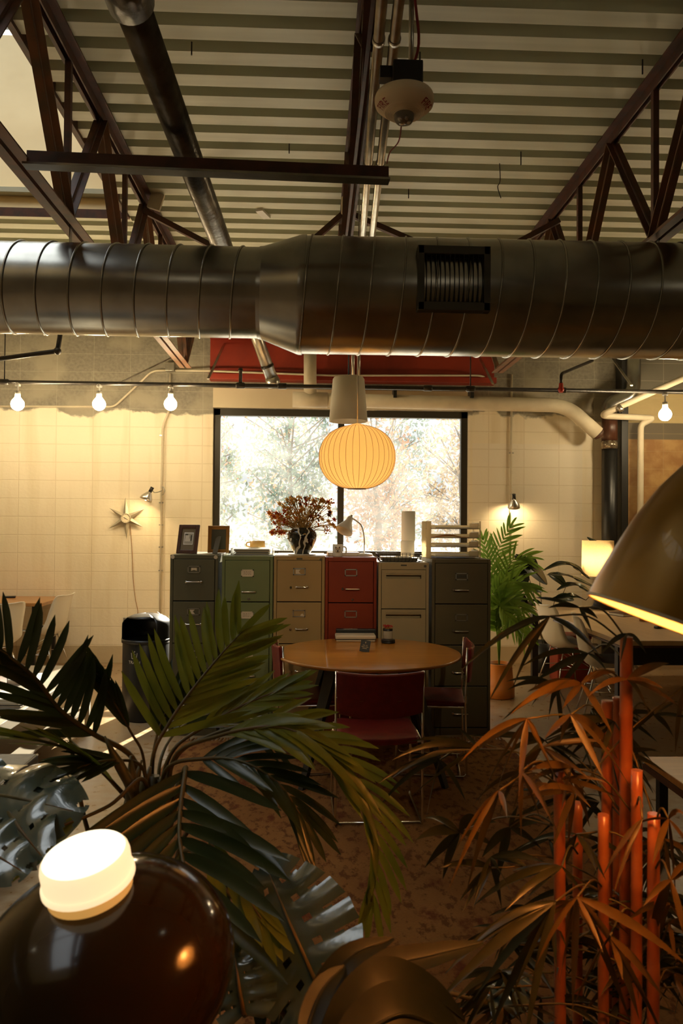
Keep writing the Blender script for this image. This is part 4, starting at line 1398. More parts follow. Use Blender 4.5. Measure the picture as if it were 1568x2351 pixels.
MB().bar(q @ V((0, .003, hh * .7)), (0, .05, 0), .03, .002).build('easel_leg', 'black_plastic', o)
p = WZ(888, 1470, TZ)
jz = TZ + .0005
o = thing('match_jar', 'glass jar of long red-tipped matches on the round table', 'jar', (p.x, 5.22, jz))
MB().lathe([(.001, .002), (.032, .002), (.034, .006), (.034, .075), (.031, .082), (.029, .082), (.031, .074), (.031, .008), (.001, .006)], n=32).build('glass', mat('jar_glass', (.55, .48, .36), .25, transl=.3), o)
MB().lathe([(.0345, .078), (.0345, .092), (.030, .094), (.030, .078), (.0345, .078)], n=32).build('collar', 'black_plastic', o)
pm, hm = MB(), MB()
for i in range(46):
    a, rr_ = R.uniform(0, 2 * PI), .027 * math.sqrt(R.random())
    x, y = math.cos(a) * rr_, math.sin(a) * rr_
    tp = V((x * 1.25, y * 1.25, R.uniform(.105, .115)))
    pm.tube([(x, y, .01), tp], .0012, 5)
    hm.ball(tp, .0036, 6, 5)
pm.build('match_stick', 'wood_honey', o)['kind'] = 'stuff'
hm.build('match_head', mat('match_red', (.40, .012, .01), .6), o)['kind'] = 'stuff'
p = WZ(891, 1476, TZ)
o = tag(MB((p.x, p.y, jz)).lathe([(.001, 0), (.047, 0), (.049, .003), (.049, .010), (.047, .0115), (.047, .0125), (.049, .014), (.049, .021), (.046, .024), (.001, .0245)], (p.x, p.y, jz), 36).build('round_tin', 'black_plastic'), 'round flat black tin in front of the match jar', 'tin')

# ================================================================== WHITE SHELL CHAIRS
def shell_chair(label, loc, rz, pad=False, group='white shell chairs'):
    """faces +Y"""
    o = thing('shell_chair', label, 'chair', loc, rz, group)
    prof = smooth_path([(.235, .415), (.19, .445), (.08, .435), (-.06, .42), (-.155, .45), (-.20, .53), (-.225, .66), (-.25, .80), (-.262, .83)], 3)
    prof = [(p[0], p[1]) for p in [V((a, b, 0)) for a, b in [(q.x, q.y) for q in [V((x, y, 0)) for x, y in [(pp[0], pp[1]) for pp in [tuple(v) for v in prof]]]]]]
    n = len(prof)
    P = []
    for i, (y, z) in enumerate(prof):
        s = i / (n - 1)
        hw = .215 + .02 * math.sin(PI * min(1, s * 1.6)) - (.07 * max(0, (s - .80) / .2) ** 2) - (.03 * max(0, (.12 - s) / .12))
        lift = .045 * math.sin(PI * min(1, max(0, s))) + .02
        fwd = .075 * math.sin(PI * max(0, min(1, (s - .25) / .75)))
        row = []
        for j in range(13):
            u = -1 + 2 * j / 12
            k = abs(u) ** 2.6
            row.append(V((u * hw, y + fwd * k, z + lift * k * (1 - .6 * max(0, s - .6) / .4))))
        P.append(row)
    MB().grid(P).build('shell', 'shell', o, solid=.007)
    if pad:
        Q = [[V((p.x * .86, p.y, p.z + .012)) for p in row[1:-1]] for row in P[2:12]]
        MB().grid(Q).build('seat_pad', 'black_plastic', o, solid=.014)
    for sx in (-1, 1):
        for sy in (-1, 1):
            MB().tube([(sx * .12, sy * .11 + .02, .415), (sx * .225, sy * .215 + .01, .006)], .007, 10).build('leg', 'chrome', o)
    b = MB()
    for sx in (-1, 1):
        b.tube([(sx * .165, -.14, .24), (sx * .165, .18, .24)], .004, 8)
        b.tube([(sx * .12, -.09, .41), (sx * .165, .18, .24)], .004, 8)
    b.tube([(-.165, .02, .24), (.165, .02, .24)], .004, 8).tube([(-.165, .02, .27), (.165, .02, .27)], .004, 8)
    for s in (-.1, .1): b.tube([(s, .02, .24), (s, .02, .27)], .003, 6)
    b.tube([(-.12, -.09, .412), (.12, -.09, .412)], .005, 8).tube([(-.12, .13, .412), (.12, .13, .412)], .005, 8)
    b.build('wire_base', 'chrome', o)
    return o
# left table against the window wall
p = W(150, 1366, 8.33)
lt_ = thing('wooden_table', 'orange wood table pushed against the block wall on thin black legs', 'table', (p.x - .9, 7.98, 0))
MB().ext(-.9, .9, -.36, .36, .71, .745).build('tabletop', 'wood_orange', lt_, bevel=.003)
for sx in (-1, 1):
    for sy in (-1, 1):
        MB().ext(sx * .80 - .018, sx * .80 + .018, sy * .29 - .018, sy * .29 + .018, 0, .71).build('leg', 'black_paint', lt_)
q = WZ(22, 1372, .747)
tag(MB((q.x, q.y, .7455)).box((q.x, q.y, .7545), (.12, .08, .018), Matrix.Rotation(.3, 3, 'Z')).build('wallet', 'black_plastic', bevel=.004), 'small black case lying on the orange wood table', 'case')
shell_chair('white shell chair with dark pad, at right end of orange wood table', (-2.74, 7.68, 0), PI / 2 - .1, True)
shell_chair('white shell chair with its back towards us at the orange wood table', (-2.94, 6.95, 0), .75, False)
# desk on the right
dk_ = thing('desk', 'long pale wood desk with dark edge below the tan dome lamp', 'desk', (3.2, 6.4, 0))
MB().ext(-.98, 1.4, -1.12, 1.18, .705, .742).build('desktop', 'wood_desk', dk_, bevel=.003)
MB().ext(-.984, 1.404, -1.124, 1.184, .690, .7045).build('edge_band', 'wood_dark', dk_)
for x in (-.93, 1.3):
    for y in (-1.0, 1.12):
        MB().ext(x - .03, x + .03, y - .03, y + .03, 0, .69).build('leg', 'black_paint', dk_)
MB().ext(-.9, 1.3, -1.04, -1.01, .55, .69).build('modesty_panel', 'black_paint', dk_)
shell_chair('white shell chair facing the long desk, close to the red bin', (2.40, 6.95, 0), -PI / 2 + .15, False)
shell_chair('white shell chair facing the long desk, the one nearer the bamboo', (2.40, 6.00, 0), -PI / 2 - .25, False)
rbx = W(1290, 1500, 7.75)
o = thing('waste_bin', 'red square waste bin under the long desk', 'bin', (rbx.x - .02, 7.45, 0))
MB().prism([(-.17, -.13), (.17, -.13), (.17, .13), (-.17, .13)], .0, .46).build('body', 'red_bin', o, bevel=.012)
MB().ext(-.175, .175, -.135, .135, .44, .475).build('rim', 'red_bin', o, bevel=.006)
# table lamp with fabric shade
lp_ = W(1372, 1300, 7.9)
o = thing('table_lamp', 'lit table lamp with a square linen shade behind the potted plant', 'table lamp', (lp_.x, 7.35, .7425))
lw1 = V(o.location)
pz0, pz1 = W(1372, 1322, 7.35).z, W(1372, 1241, 7.35).z
xl, xr = W(1337, 1280, 7.35).x, W(1408, 1280, 7.35).x
m = bpy.data.materials.new('linen_shade'); t = NT(m)
co = t('TexCoord', 3)
n = t('TexNoise', Vector=t('Mapping', Vector=co, Scale=(90., 90., 30.)), Scale=3., Detail=2.)
c = t.mix(t.step(n, .35, .65), (.62, .46, .26), (.56, .41, .22))
t.out(t('MixShader', i0=.65, i1=t('BsdfDiffuse', Color=c), i2=t('BsdfTranslucent', Color=c)))
M['linen'] = m
r_ = (xr - xl) / 2
xc_ = (xl + xr) / 2
o.location = (xc_, 7.35, .7425)
MB().lathe([(r_, pz0 - .7425), (r_ * .97, pz1 - .7425)], n=40).build('shade', 'linen', o)
MB().lathe([(.001, 0), (.07, 0), (.075, .01), (.05, .03), (.03, .08), (.045, .12), (.02, .16), (.012, .22), (.012, pz0 - .7425 + .03)], n=24).build('base', 'black_plastic', o)
MB().ball((0, 0, (pz0 + pz1) / 2 - .7425 - .02), .035, 14, 10).build('bulb', mat('lamp_bulb', (1, 1, 1), .5, emit=(1, .76, .4), estr=110.), o)
# small things on the desk
q = WZ(1440, 1412, .745)
o = thing('notebook', 'dark covered notebook pile on the long desk', 'notebook', (q.x, q.y, .743), .35)
MB().ext(-.13, .13, -.09, .09, .003, .022).build('pages', 'paper', o)
MB().ext(-.134, .134, -.093, .093, 0, .003).ext(-.134, .134, -.093, .093, .022, .026).build('cover', 'wood_dark', o)
q = WZ(1480, 1425, .745)
mug('cup', 'tan cup on the long desk by the notebook', (q.x, q.y, .743), .045, .09, 'wood_honey', 1, 'cup')
q = WZ(1520, 1441, .745)
o = thing('stapler', 'dark desk stapler behind the dome lamp rim', 'stapler', (q.x, q.y, .743), .5)
MB().box((0, 0, .01), (.16, .04, .02)).build('base', 'black_plastic', o, bevel=.005)
MB().box((0, 0, .04), (.15, .035, .025), Matrix.Rotation(.12, 3, 'Y')).build('arm', 'black_plastic', o, bevel=.006)

# bench corner at lower right
q0, q1 = WZ(1478, 1737, .46), WZ(1530, 1790, .46)
o = thing('wood_bench', 'low orange wood table with a dark edge, corner poking in behind the canes', 'table', (q0.x + .6, q0.y - .35, 0))
MB().ext(-.6, .6, -.38, .35, .43, .46).build('tabletop', 'wood_orange', o, bevel=.003)
MB().ext(-.604, .604, -.384, .354, .40, .4295).build('edge_band', 'wood_dark', o)
for sx in (-1, 1):
    for y in (-.32, .29):
        MB().ext(sx * .54 - .02, sx * .54 + .02, y - .02, y + .02, 0, .40).build('leg', 'black_paint', o)

# ================================================================== LOW METAL BENCH, MAGAZINES, GREY CASE AT THE LEFT
M['grey_metal'] = mat('brushed_grey_metal', (.33, .29, .22), .4, .4)
M['grey_shell'] = mat('grey_case_shell', (.13, .125, .105), .5, 0., (.11, .105, .09), 60.)
o = thing('metal_bench', 'long low grey metal bench holding magazines beside the palm', 'bench', (-2.10, 4.86, 0))
MB().ext(-.42, .40, -.85, .95, .43, .46).build('bench_top', 'grey_metal', o, bevel=.003)
MB().ext(.40, .415, -.855, .955, .40, .465).build('edge_rail', 'grey_metal', o, bevel=.003)
MB().ext(-.42, .39, -.85, .9, .14, .155).build('lower_shelf', 'grey_metal', o)
for sx in (-.39, .385):
    for y in (-.8, .9):
        MB().ext(sx - .017, sx + .017, y - .017, y + .017, 0, .43).build('leg', 'grey_metal', o)
bx_ = thing('magazine_rack', 'dark open crate of papers standing on the low metal bench', 'crate', (-2.15, 4.62, .4655))
MB().ext(-.22, .22, -.17, .17, 0, .01).ext(-.22, -.21, -.17, .17, 0, .14).ext(.21, .22, -.17, .17, 0, .14).ext(-.22, .22, -.17, -.16, 0, .14).ext(-.22, .22, .16, .17, 0, .14).build('body', 'wood_dark', bx_)
MB().ext(-.005, .005, -.16, .16, .01, .13).build('divider', 'wood_dark', bx_)
for i in range(6):
    c = R.choice([(.6, .55, .45), (.4, .36, .28), (.5, .42, .3), (.12, .1, .08)])
    q = MB().box((0, 0, 0), (.21, .28, .008), Matrix.Rotation(R.uniform(-.08, .08), 3, 'Z')).build('magazine', mat('bench_magazine_' + 'abcdef'[i], c, .4))
    q.location = (-1.83, 4.62, .466 + i * .0085)
    tag(q, ['magazine at the very bottom of the pile on the metal bench', 'second magazine up in the pile on the metal bench', 'third magazine up in the pile on the metal bench', 'fourth magazine up in the pile on the metal bench', 'magazine just under the top one on the metal bench', 'topmost magazine of the pile on the metal bench'][i], 'magazine', 'magazines on the metal bench')
for i in range(5):
    q = MB().box((0, 0, 0), (.30, .22, .006), Matrix.Rotation(R.uniform(-.3, .3), 3, 'Z')).build('newspaper', 'paper')
    q.location = (-2.05 + R.uniform(-.04, .04), 5.25, .4635 + i * .0062)
    tag(q, ['lowest', 'second lowest', 'middle', 'second highest', 'uppermost'][i] + ' white newspaper of the pile at the far bench end', 'newspaper', 'newspapers on the metal bench')
c0 = WZ(100, 1724, .40)
gc_ = thing('travel_case', 'grey hard case with ridged metal edges below the metal bench', 'case', (c0.x - .45, c0.y - .36, .005))
MB().ext(-.44, .44, -.33, .33, .21, .395).build('lid', 'grey_shell', gc_, bevel=.02, seg=3)
MB().ext(-.44, .44, -.33, .33, .0, .19).build('base', 'grey_shell', gc_, bevel=.02, seg=3)
MB().ext(-.446, .446, -.336, .336, .185, .215).build('edge_band', 'steel_wire', gc_, bevel=.004)
rr_ = MB()
for s in (-1, 1):
    rr_.tube([(.43, s * .0 - .33, .385 - (s + 1) * .02), (.43, .33, .385 - (s + 1) * .02)], .006, 8)
rr_.build('edge_ridge', 'steel_wire', gc_)
MB().ext(.40, .46, .1, .2, .17, .23).build('latch', 'black_plastic', gc_, bevel=.004)

# ================================================================== TRASH CAN, OUTLET, CLOCK
tcx = W(336, 1500, 6.05)
tc_ = thing('trash_can', 'black domed trash can with a swing opening, beside the filing cabinets', 'trash can', (tcx.x, 6.05, 0))
rt_ = .186
MB().lathe([(.001, 0), (rt_ - .01, 0), (rt_, .012), (rt_, .62), (rt_ - .004, .625), (.001, .625)], n=48).build('body', 'black_plastic', tc_)
# hood: barrel-vaulted top with an open mouth
hood = MB()
a0 = -PI / 2 - .35
om = .95
full = [a for a in [a0 + om + (2 * PI - 2 * om) * i / 36 for i in range(37)]]
rows = []
for i in range(13):
    v = i / 12
    r = rt_ * (1.015 if v < .55 else 1.015 * math.cos((v - .55) / .45 * PI / 2 * .97))
    z = .62 + .13 * min(1, v / .55) + (.085 * math.sin((v - .55) / .45 * PI / 2) if v > .55 else 0)
    rows.append([V((math.cos(a) * r, math.sin(a) * r, z)) for a in full])
hood.grid(rows)
MB_top = []
for i in range(7, 13):
    v = i / 12
    r = rt_ * 1.015 * math.cos((v - .55) / .45 * PI / 2 * .97)
    z = .75 + .085 * math.sin((v - .55) / .45 * PI / 2)
    if v > .74:
        MB_top.append([V((math.cos(a) * r, math.sin(a) * r, z)) for a in [a0 - om + 2 * om * k / 12 for k in range(13)]])
hood.grid(MB_top)
hood.build('hood', 'black_plastic', tc_, solid=.006)
MB().lathe([(rt_ * 1.03, .61), (rt_ * 1.03, .64)], n=48).build('hood_rim', 'black_plastic', tc_, solid=.006)
ang0 = -PI / 2 - .30
def on_can(x, y, zc=.50, r=rt_ + .0012):
    a = ang0 + x / r
    return V((math.cos(a) * r, math.sin(a) * r, zc + y))
M['decal_white'] = mat('decal_white', (.7, .66, .55), .6)
text_mesh('TRASH', .034, lambda x, y: on_can(x, y, .47), 'lettering', 'decal_white', tc_)
ic = MB()
for a, b in (((-.026, .045), (-.019, 0)), ((-.019, 0), (.019, 0)), ((.019, 0), (.026, .045))):
    for k in range(4):
        p, q = (V(a) * (1 - k / 4) + V(b) * (k / 4)) if 0 else None, None
    A, B = V((a[0], a[1], 0)), V((b[0], b[1], 0))
    ic.bar(on_can(A.x, A.y, .50), on_can(B.x, B.y, .50), .004, .0012, on_can(0, 0, 0) * 1)
for (x, y) in ((0, .014), (-.007, .026), (.006, .034), (-.002, .046), (.004, .056)):
    ic.box(on_can(x, y, .50), (.008, .002, .007), Matrix.Rotation(.5, 3, 'Y'))
ic.build('bin_symbol', 'decal_white', tc_)
q = W(291, 1430, WY - .006)
o = thing('wall_outlet', 'steel electrical outlet low on the block wall near the trash can', 'outlet', q)
MB().box((0, 0, 0), (.075, .012, .115)).build('cover_plate', 'conduit', o, bevel=.003)
for s in (-1, 1):
    MB().box((0, -.007, s * .025), (.03, .004, .028)).build('socket', 'black_plastic', o, bevel=.003)
# star clock
q = W(290, 1190, WY - .03)
o = thing('star_clock', 'six-pointed grey metal star clock on the white block wall', 'clock', q)
M['star'] = mat('brushed_star_metal', (.42, .38, .28), .45, .3, (.36, .31, .22), 12.)
cent = V((0, -.025, 0))
angs = [93, 28, -27, -88, 211, 149]
lens_ = [.235, .225, .215, .235, .225, .222]
for a_, L in zip(angs, lens_):
    a = math.radians(a_)
    d = V((math.cos(a), 0, math.sin(a))); n = V((-d.z, 0, d.x))
    tip = d * L + V((0, .0, 0))
    bl_, br2 = d * .03 + n * .036, d * .03 - n * .036
    rd_ = d * .03 + V((0, -.028, 0))
    mb = MB()
    mb.quad([bl_, rd_, tip]).quad([rd_, br2, tip]).quad([bl_, tip, br2]).quad([bl_, br2, rd_])
    mb.build('star_point', 'star', o)
MB().lathe([(.001, .012), (.050, .012), (.056, .02), (.056, .036), (.050, .040), (.047, .036)], (0, 0.0, 0), 36, (0, -1, 0)).build('bezel', 'star', o)
MB().lathe([(.001, .034), (.048, .034)], (0, 0, 0), 36, (0, -1, 0)).build('dial', mat('clock_dial', (.75, .66, .48), .5), o)
hn = MB()
hn.bar((-.012, -.037, .006), (.024, -.037, -.014), .004, .002, (0, 1, 0)).bar((0, -.0375, 0), (-.02, -.0375, .010), .006, .002, (0, 1, 0))
for k in range(12):
    a = k * PI / 6
    hn.box((math.sin(a) * .041, -.0355, math.cos(a) * .041), (.003, .001, .006), Matrix.Rotation(a, 3, 'Y'))
hn.build('hands', 'card_dark', o)
cp_ = [W(299, 1207, WY - .012), W(301, 1232, WY - .01), W(303, 1262, WY - .008), W(306, 1330, WY - .01), W(311, 1375, WY - .01), W(316, 1408, WY - .012), W(300, 1425, WY - .015)]
MB(q).tube(smooth_path(cp_, 8), .0032, 6).build('power_cord', 'wood_honey', o)

# ================================================================== PLANTS
UPV = V((0, 0, 1))
def leaf_strip(mb, p, d, n, L, w, droop=0., segs=7, fold=.3, strap=True, sweep=None, twist=0.):
    p, d = V(p), V(d).normalized()
    rows = []
    q0 = None
    n = V(n)
    for i in range(segs + 1):
        t = i / segs
        q = p + d * (L * t) - UPV * (droop * L * t * t)
        if sweep is not None:
            q = q + sweep * (L * t * t)
        T = d - UPV * (2 * droop * t) + (sweep * (2 * t) if sweep is not None else V((0, 0, 0)))
        T.normalize()
        nn = Matrix.Rotation(twist * t, 3, T) @ n
        side = T.cross(nn)
        side = side.normalized() if side.length > 1e-5 else T.orthogonal().normalized()
        n2 = side.cross(T).normalized()
        if strap:
            k = .45 + .55 * min(1., t / .18)
            if t > .62: k *= max(.04, math.cos((t - .62) / .38 * PI / 2) ** .7)
        else:
            k = .22 + .78 * math.sin(min(1., t / .36) * PI / 2)
            if t > .36: k *= max(.03, math.cos((t - .36) / .64 * PI / 2) ** .9)
        ww = w * k / 2
        rows.append([q - side * ww, q - n2 * (fold * ww), q + side * ww])
    mb.grid(rows)

def frond(parent, off, pts, nl, L, w, angL, angR, nrm, droop, mater, t0=.15, sides=(-1, 1), rr_=.006, lf=lambda t: 1., name='frond', stalkm='stalk'):
    path = smooth_path(pts, 8)
    N = len(path)
    cum = [0.]
    for i in range(1, N): cum.append(cum[-1] + (path[i] - path[i - 1]).length)
    def at(t):
        s = t * cum[-1]
        for i in range(1, N):
            if cum[i] >= s:
                k = (s - cum[i - 1]) / max(1e-6, cum[i] - cum[i - 1])
                return path[i - 1].lerp(path[i], k), (path[i] - path[i - 1]).normalized()
        return path[-1], (path[-1] - path[-2]).normalized()
    mb = MB(off)
    n = V(nrm).normalized()
    for k in range(nl):
        t = t0 + (1 - t0) * (k + .5) / nl
        p, T = at(t)
        sd = T.cross(n).normalized()
        prof = (.55 + .45 * math.sin(PI * min(1, .15 + t * .8))) * lf(t)
        for s in sides:
            a = math.radians((angL if s < 0 else angR)) * (1 - .45 * t ** 2) + R.gauss(0, .05)
            d = T * math.cos(a) + sd * (s * math.sin(a)) + n * R.uniform(-.02, .18)
            leaf_strip(mb, p, d, n, L * prof * R.uniform(.9, 1.08), w * (.75 + .25 * prof), droop * R.uniform(.7, 1.3), sweep=T * R.uniform(.08, .22), twist=R.uniform(-.4, .4))
    p, T = at(1.)
    leaf_strip(mb, p - T * .01, T, n, L * .6, w * .9, droop)
    o = mb.build(name, mater, parent)
    M_ = len(path)
    MB(off).tube(path, [rr_ * (1 - .75 * i / (M_ - 1)) for i in range(M_)], 8).build('rachis', stalkm, o)
    return o

def pot(o, r0, r1, h, mater, rim=True, soil=True):
    MB().lathe([(.001, 0), (r0, 0), (r0 + .004, .004), (r1, h), (r1 - .012, h), (r0 - .01, .02)], n=40).build('pot', mater, o)
    if soil:
        MB().lathe([(.001, h - .03), (r1 - .012, h - .03)], n=32).build('soil', 'soil', o)

CAMN = V((0, -1, .0))
# ---------------------------------------------------------------- big palm in front on the left
pb = V((-.47, 2.12, .0105))
pm_ = thing('potted_palm', 'large dark green palm with long arching fronds behind the amber glass lamp', 'palm', pb)
pot(pm_, .13, .17, .34, 'black_plastic')
base = pb + V((0, 0, .32))
def WP(l): return [W(*p) for p in l]
F = [
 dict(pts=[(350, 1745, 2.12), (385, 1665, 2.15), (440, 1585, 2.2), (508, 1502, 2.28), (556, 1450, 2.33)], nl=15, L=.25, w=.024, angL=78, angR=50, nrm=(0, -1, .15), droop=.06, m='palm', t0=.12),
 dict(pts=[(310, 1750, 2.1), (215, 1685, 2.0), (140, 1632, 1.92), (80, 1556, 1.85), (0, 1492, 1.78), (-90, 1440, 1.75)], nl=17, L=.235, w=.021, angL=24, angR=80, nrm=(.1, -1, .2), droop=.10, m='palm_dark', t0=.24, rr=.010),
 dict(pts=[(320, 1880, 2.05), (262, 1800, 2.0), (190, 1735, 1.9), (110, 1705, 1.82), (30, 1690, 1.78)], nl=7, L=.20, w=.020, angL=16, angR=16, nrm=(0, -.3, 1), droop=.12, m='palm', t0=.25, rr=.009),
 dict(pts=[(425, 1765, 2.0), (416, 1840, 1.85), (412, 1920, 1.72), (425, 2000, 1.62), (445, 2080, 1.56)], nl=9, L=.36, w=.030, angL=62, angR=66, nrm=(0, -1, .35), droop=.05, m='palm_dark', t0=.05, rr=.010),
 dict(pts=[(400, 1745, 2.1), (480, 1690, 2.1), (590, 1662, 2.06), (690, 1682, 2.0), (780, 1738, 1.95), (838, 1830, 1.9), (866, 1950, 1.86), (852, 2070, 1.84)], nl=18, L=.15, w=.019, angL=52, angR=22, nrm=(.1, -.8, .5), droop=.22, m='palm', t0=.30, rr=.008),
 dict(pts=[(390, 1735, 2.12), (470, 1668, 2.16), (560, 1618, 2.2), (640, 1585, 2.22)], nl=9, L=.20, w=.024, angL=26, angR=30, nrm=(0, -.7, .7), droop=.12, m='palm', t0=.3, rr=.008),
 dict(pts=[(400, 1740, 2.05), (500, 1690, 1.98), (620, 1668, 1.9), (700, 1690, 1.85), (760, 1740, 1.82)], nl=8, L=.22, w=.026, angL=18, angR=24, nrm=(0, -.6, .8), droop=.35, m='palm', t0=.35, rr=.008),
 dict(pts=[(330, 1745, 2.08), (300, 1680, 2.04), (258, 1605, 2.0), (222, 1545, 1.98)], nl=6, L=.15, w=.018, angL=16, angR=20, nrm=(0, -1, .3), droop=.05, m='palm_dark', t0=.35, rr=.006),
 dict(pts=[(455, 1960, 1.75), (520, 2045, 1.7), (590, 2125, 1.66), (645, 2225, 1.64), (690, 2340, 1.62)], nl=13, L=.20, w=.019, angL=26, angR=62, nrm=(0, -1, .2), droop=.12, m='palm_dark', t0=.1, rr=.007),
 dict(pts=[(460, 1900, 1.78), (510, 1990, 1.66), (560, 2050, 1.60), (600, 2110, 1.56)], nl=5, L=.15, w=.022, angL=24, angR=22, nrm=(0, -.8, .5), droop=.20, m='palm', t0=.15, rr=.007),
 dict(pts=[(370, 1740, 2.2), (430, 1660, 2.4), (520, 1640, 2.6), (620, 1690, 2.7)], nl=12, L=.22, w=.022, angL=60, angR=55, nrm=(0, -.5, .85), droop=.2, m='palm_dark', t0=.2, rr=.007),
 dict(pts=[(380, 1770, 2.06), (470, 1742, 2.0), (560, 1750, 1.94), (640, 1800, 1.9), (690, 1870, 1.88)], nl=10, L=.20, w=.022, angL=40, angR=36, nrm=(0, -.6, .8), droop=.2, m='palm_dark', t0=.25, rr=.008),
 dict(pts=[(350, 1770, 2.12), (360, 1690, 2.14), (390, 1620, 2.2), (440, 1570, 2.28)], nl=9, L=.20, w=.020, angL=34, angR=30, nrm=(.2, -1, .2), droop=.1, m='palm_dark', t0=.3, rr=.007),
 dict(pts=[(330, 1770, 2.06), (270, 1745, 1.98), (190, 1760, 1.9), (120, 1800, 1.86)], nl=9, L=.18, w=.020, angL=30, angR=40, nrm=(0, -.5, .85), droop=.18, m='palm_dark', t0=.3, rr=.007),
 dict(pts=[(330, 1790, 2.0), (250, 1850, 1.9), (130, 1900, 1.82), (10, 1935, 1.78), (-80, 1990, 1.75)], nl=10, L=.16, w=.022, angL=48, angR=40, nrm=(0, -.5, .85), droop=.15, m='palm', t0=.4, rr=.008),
]
for f in F:
    pts = WP(f['pts'])
    if f['pts'][0][1] < 1900:
        root = base + V((R.uniform(-.03, .03), R.uniform(-.03, .03), .0))
        mid = root.lerp(pts[0], .6) + V((R.uniform(-.02, .02), 0, .04))
        full = [root, mid] + pts
    else:
        root = base + V((.05, -.05, .05))
        full = [root, root.lerp(pts[0], .55) + V((0, 0, .10))] + pts
    L0 = sum((full[i + 1] - full[i]).length for i in range(len(full) - 1))
    Lr = sum((pts[i + 1] - pts[i]).length for i in range(len(pts) - 1))
    t0 = 1 - Lr / L0 * (1 - f['t0'])
    frond(pm_, pb, full, f['nl'], f['L'], f['w'], f['angL'], f['angR'], f['nrm'], f['droop'], f['m'], t0=t0, rr_=f.get('rr', .008))
for a, b, r in (((152, 1650, 1.98), (208, 1930, 2.0), .007), ((355, 1800, 2.08), (250, 1960, 2.05), .016), ((345, 1760, 2.1), (300, 1960, 2.08), .028), ((410, 1790, 2.1), (360, 1980, 2.1), .02), ((300, 1880, 2.1), (270, 1980, 2.1), .010), ((235, 1880, 2.05), (232, 1960, 2.05), .008), ((380, 1770, 2.08), (335, 1975, 2.06), .026), ((325, 1745, 2.06), (275, 1965, 2.04), .018), ((300, 1735, 2.02), (310, 1960, 2.0), .022), ((240, 1690, 1.98), (330, 1900, 2.0), .017), ((400, 1800, 2.02), (335, 1990, 2.0), .012)):
    A, B = W(*a), W(*b)
    MB(pb).tube(smooth_path([A, B, base + V((R.uniform(-.03, .03), 0, 0))], 6), [r * .15, r * .5] + [r * .85] * 4 + [r] * 7, 8).build('petiole', 'stalk', pm_)
# fibrous trunk
tr = MB(pb)
for k in range(9):
    a = 2 * PI * k / 9
    tr.tube(smooth_path([base + V((math.cos(a) * .045, math.sin(a) * .03, -.02)), base + V((math.cos(a) * .04, math.sin(a) * .03, .25)), W(350 + 26 * math.cos(a), 1800 + 20 * math.sin(a), 2.1)], 5), .016, 6)
tr.build('trunk', 'stalk', pm_)

# ---------------------------------------------------------------- bamboo by the dome lamp
bb = V((W(1395, 1800, 1.62).x, 1.62, .0105))
bo = thing('bamboo_plant', 'potted bamboo with glowing orange canes under the tan dome lamp', 'bamboo', bb)
pot(bo, .16, .20, .34, 'black_plastic')
def cane(px_, py_top, Y, r, tilt=0):
    top = W(px_, py_top, Y)
    bot = V((top.x * .96 + bb.x * .04 + tilt, Y, .30))
    c = MB(bb)
    n = 26
    prof = []
    L = (top - bot).length
    zz = 0.
    pts, rs = [], []
    seg = .17
    k = 0
    while zz < L:
        for dz, f in ((0, 1.), (.006, 1.10), (.012, 1.0), (seg * .5, .97)):
            if zz + dz < L:
                pts.append(bot.lerp(top, (zz + dz) / L)); rs.append(r * f)
        zz += seg
    pts.append(top); rs.append(r)
    c.tube(pts, rs, 16)
    return c.build('cane', 'cane', bo)
cane(1284, 1768, 1.60, .0125)
cane(1326, 1842, 1.70, .0115)
cane(1394, 1608, 1.66, .0125)
cane(1418, 1600, 1.72, .011)
cane(1438, 1462, 1.58, .0135)
cane(1462, 1768, 1.52, .0115)
cane(1501, 1868, 1.50, .0125)
cane(1385, 1870, 1.56, .0115)

def spray(parent, off, node, targets, Y, w, mater, name='leaf_spray', twig=None, droop=.34):
    """leaves from a node towards pixel targets"""
    p = W(node[0], node[1], Y)
    mb = MB(off)
    for (x, y, *rest) in targets:
        q = W(x, y, Y + (rest[0] if rest else R.uniform(-.12, .10)))
        d = q - p
        n = V((R.gauss(0, .45), -1 + R.gauss(0, .25), R.uniform(-.1, .7)))
        dr = droop * R.uniform(.5, 1.4)
        dd = d + UPV * (dr * d.length)
        leaf_strip(mb, p, dd, n, d.length, w * .62 * R.uniform(.8, 1.15) * (.55 + .45 * min(1.4, d.length / .18)), dr, 9, .3, False, twist=R.uniform(-1.1, 1.1))
    o = mb.build(name, mater, parent)
    if twig is not None:
        a = W(*twig)
        MB(off).tube(smooth_path([a, a.lerp(p, .5) + V((0, 0, .03)), p], 5), .0022, 5).build('twig', 'stalk', o)
    return o
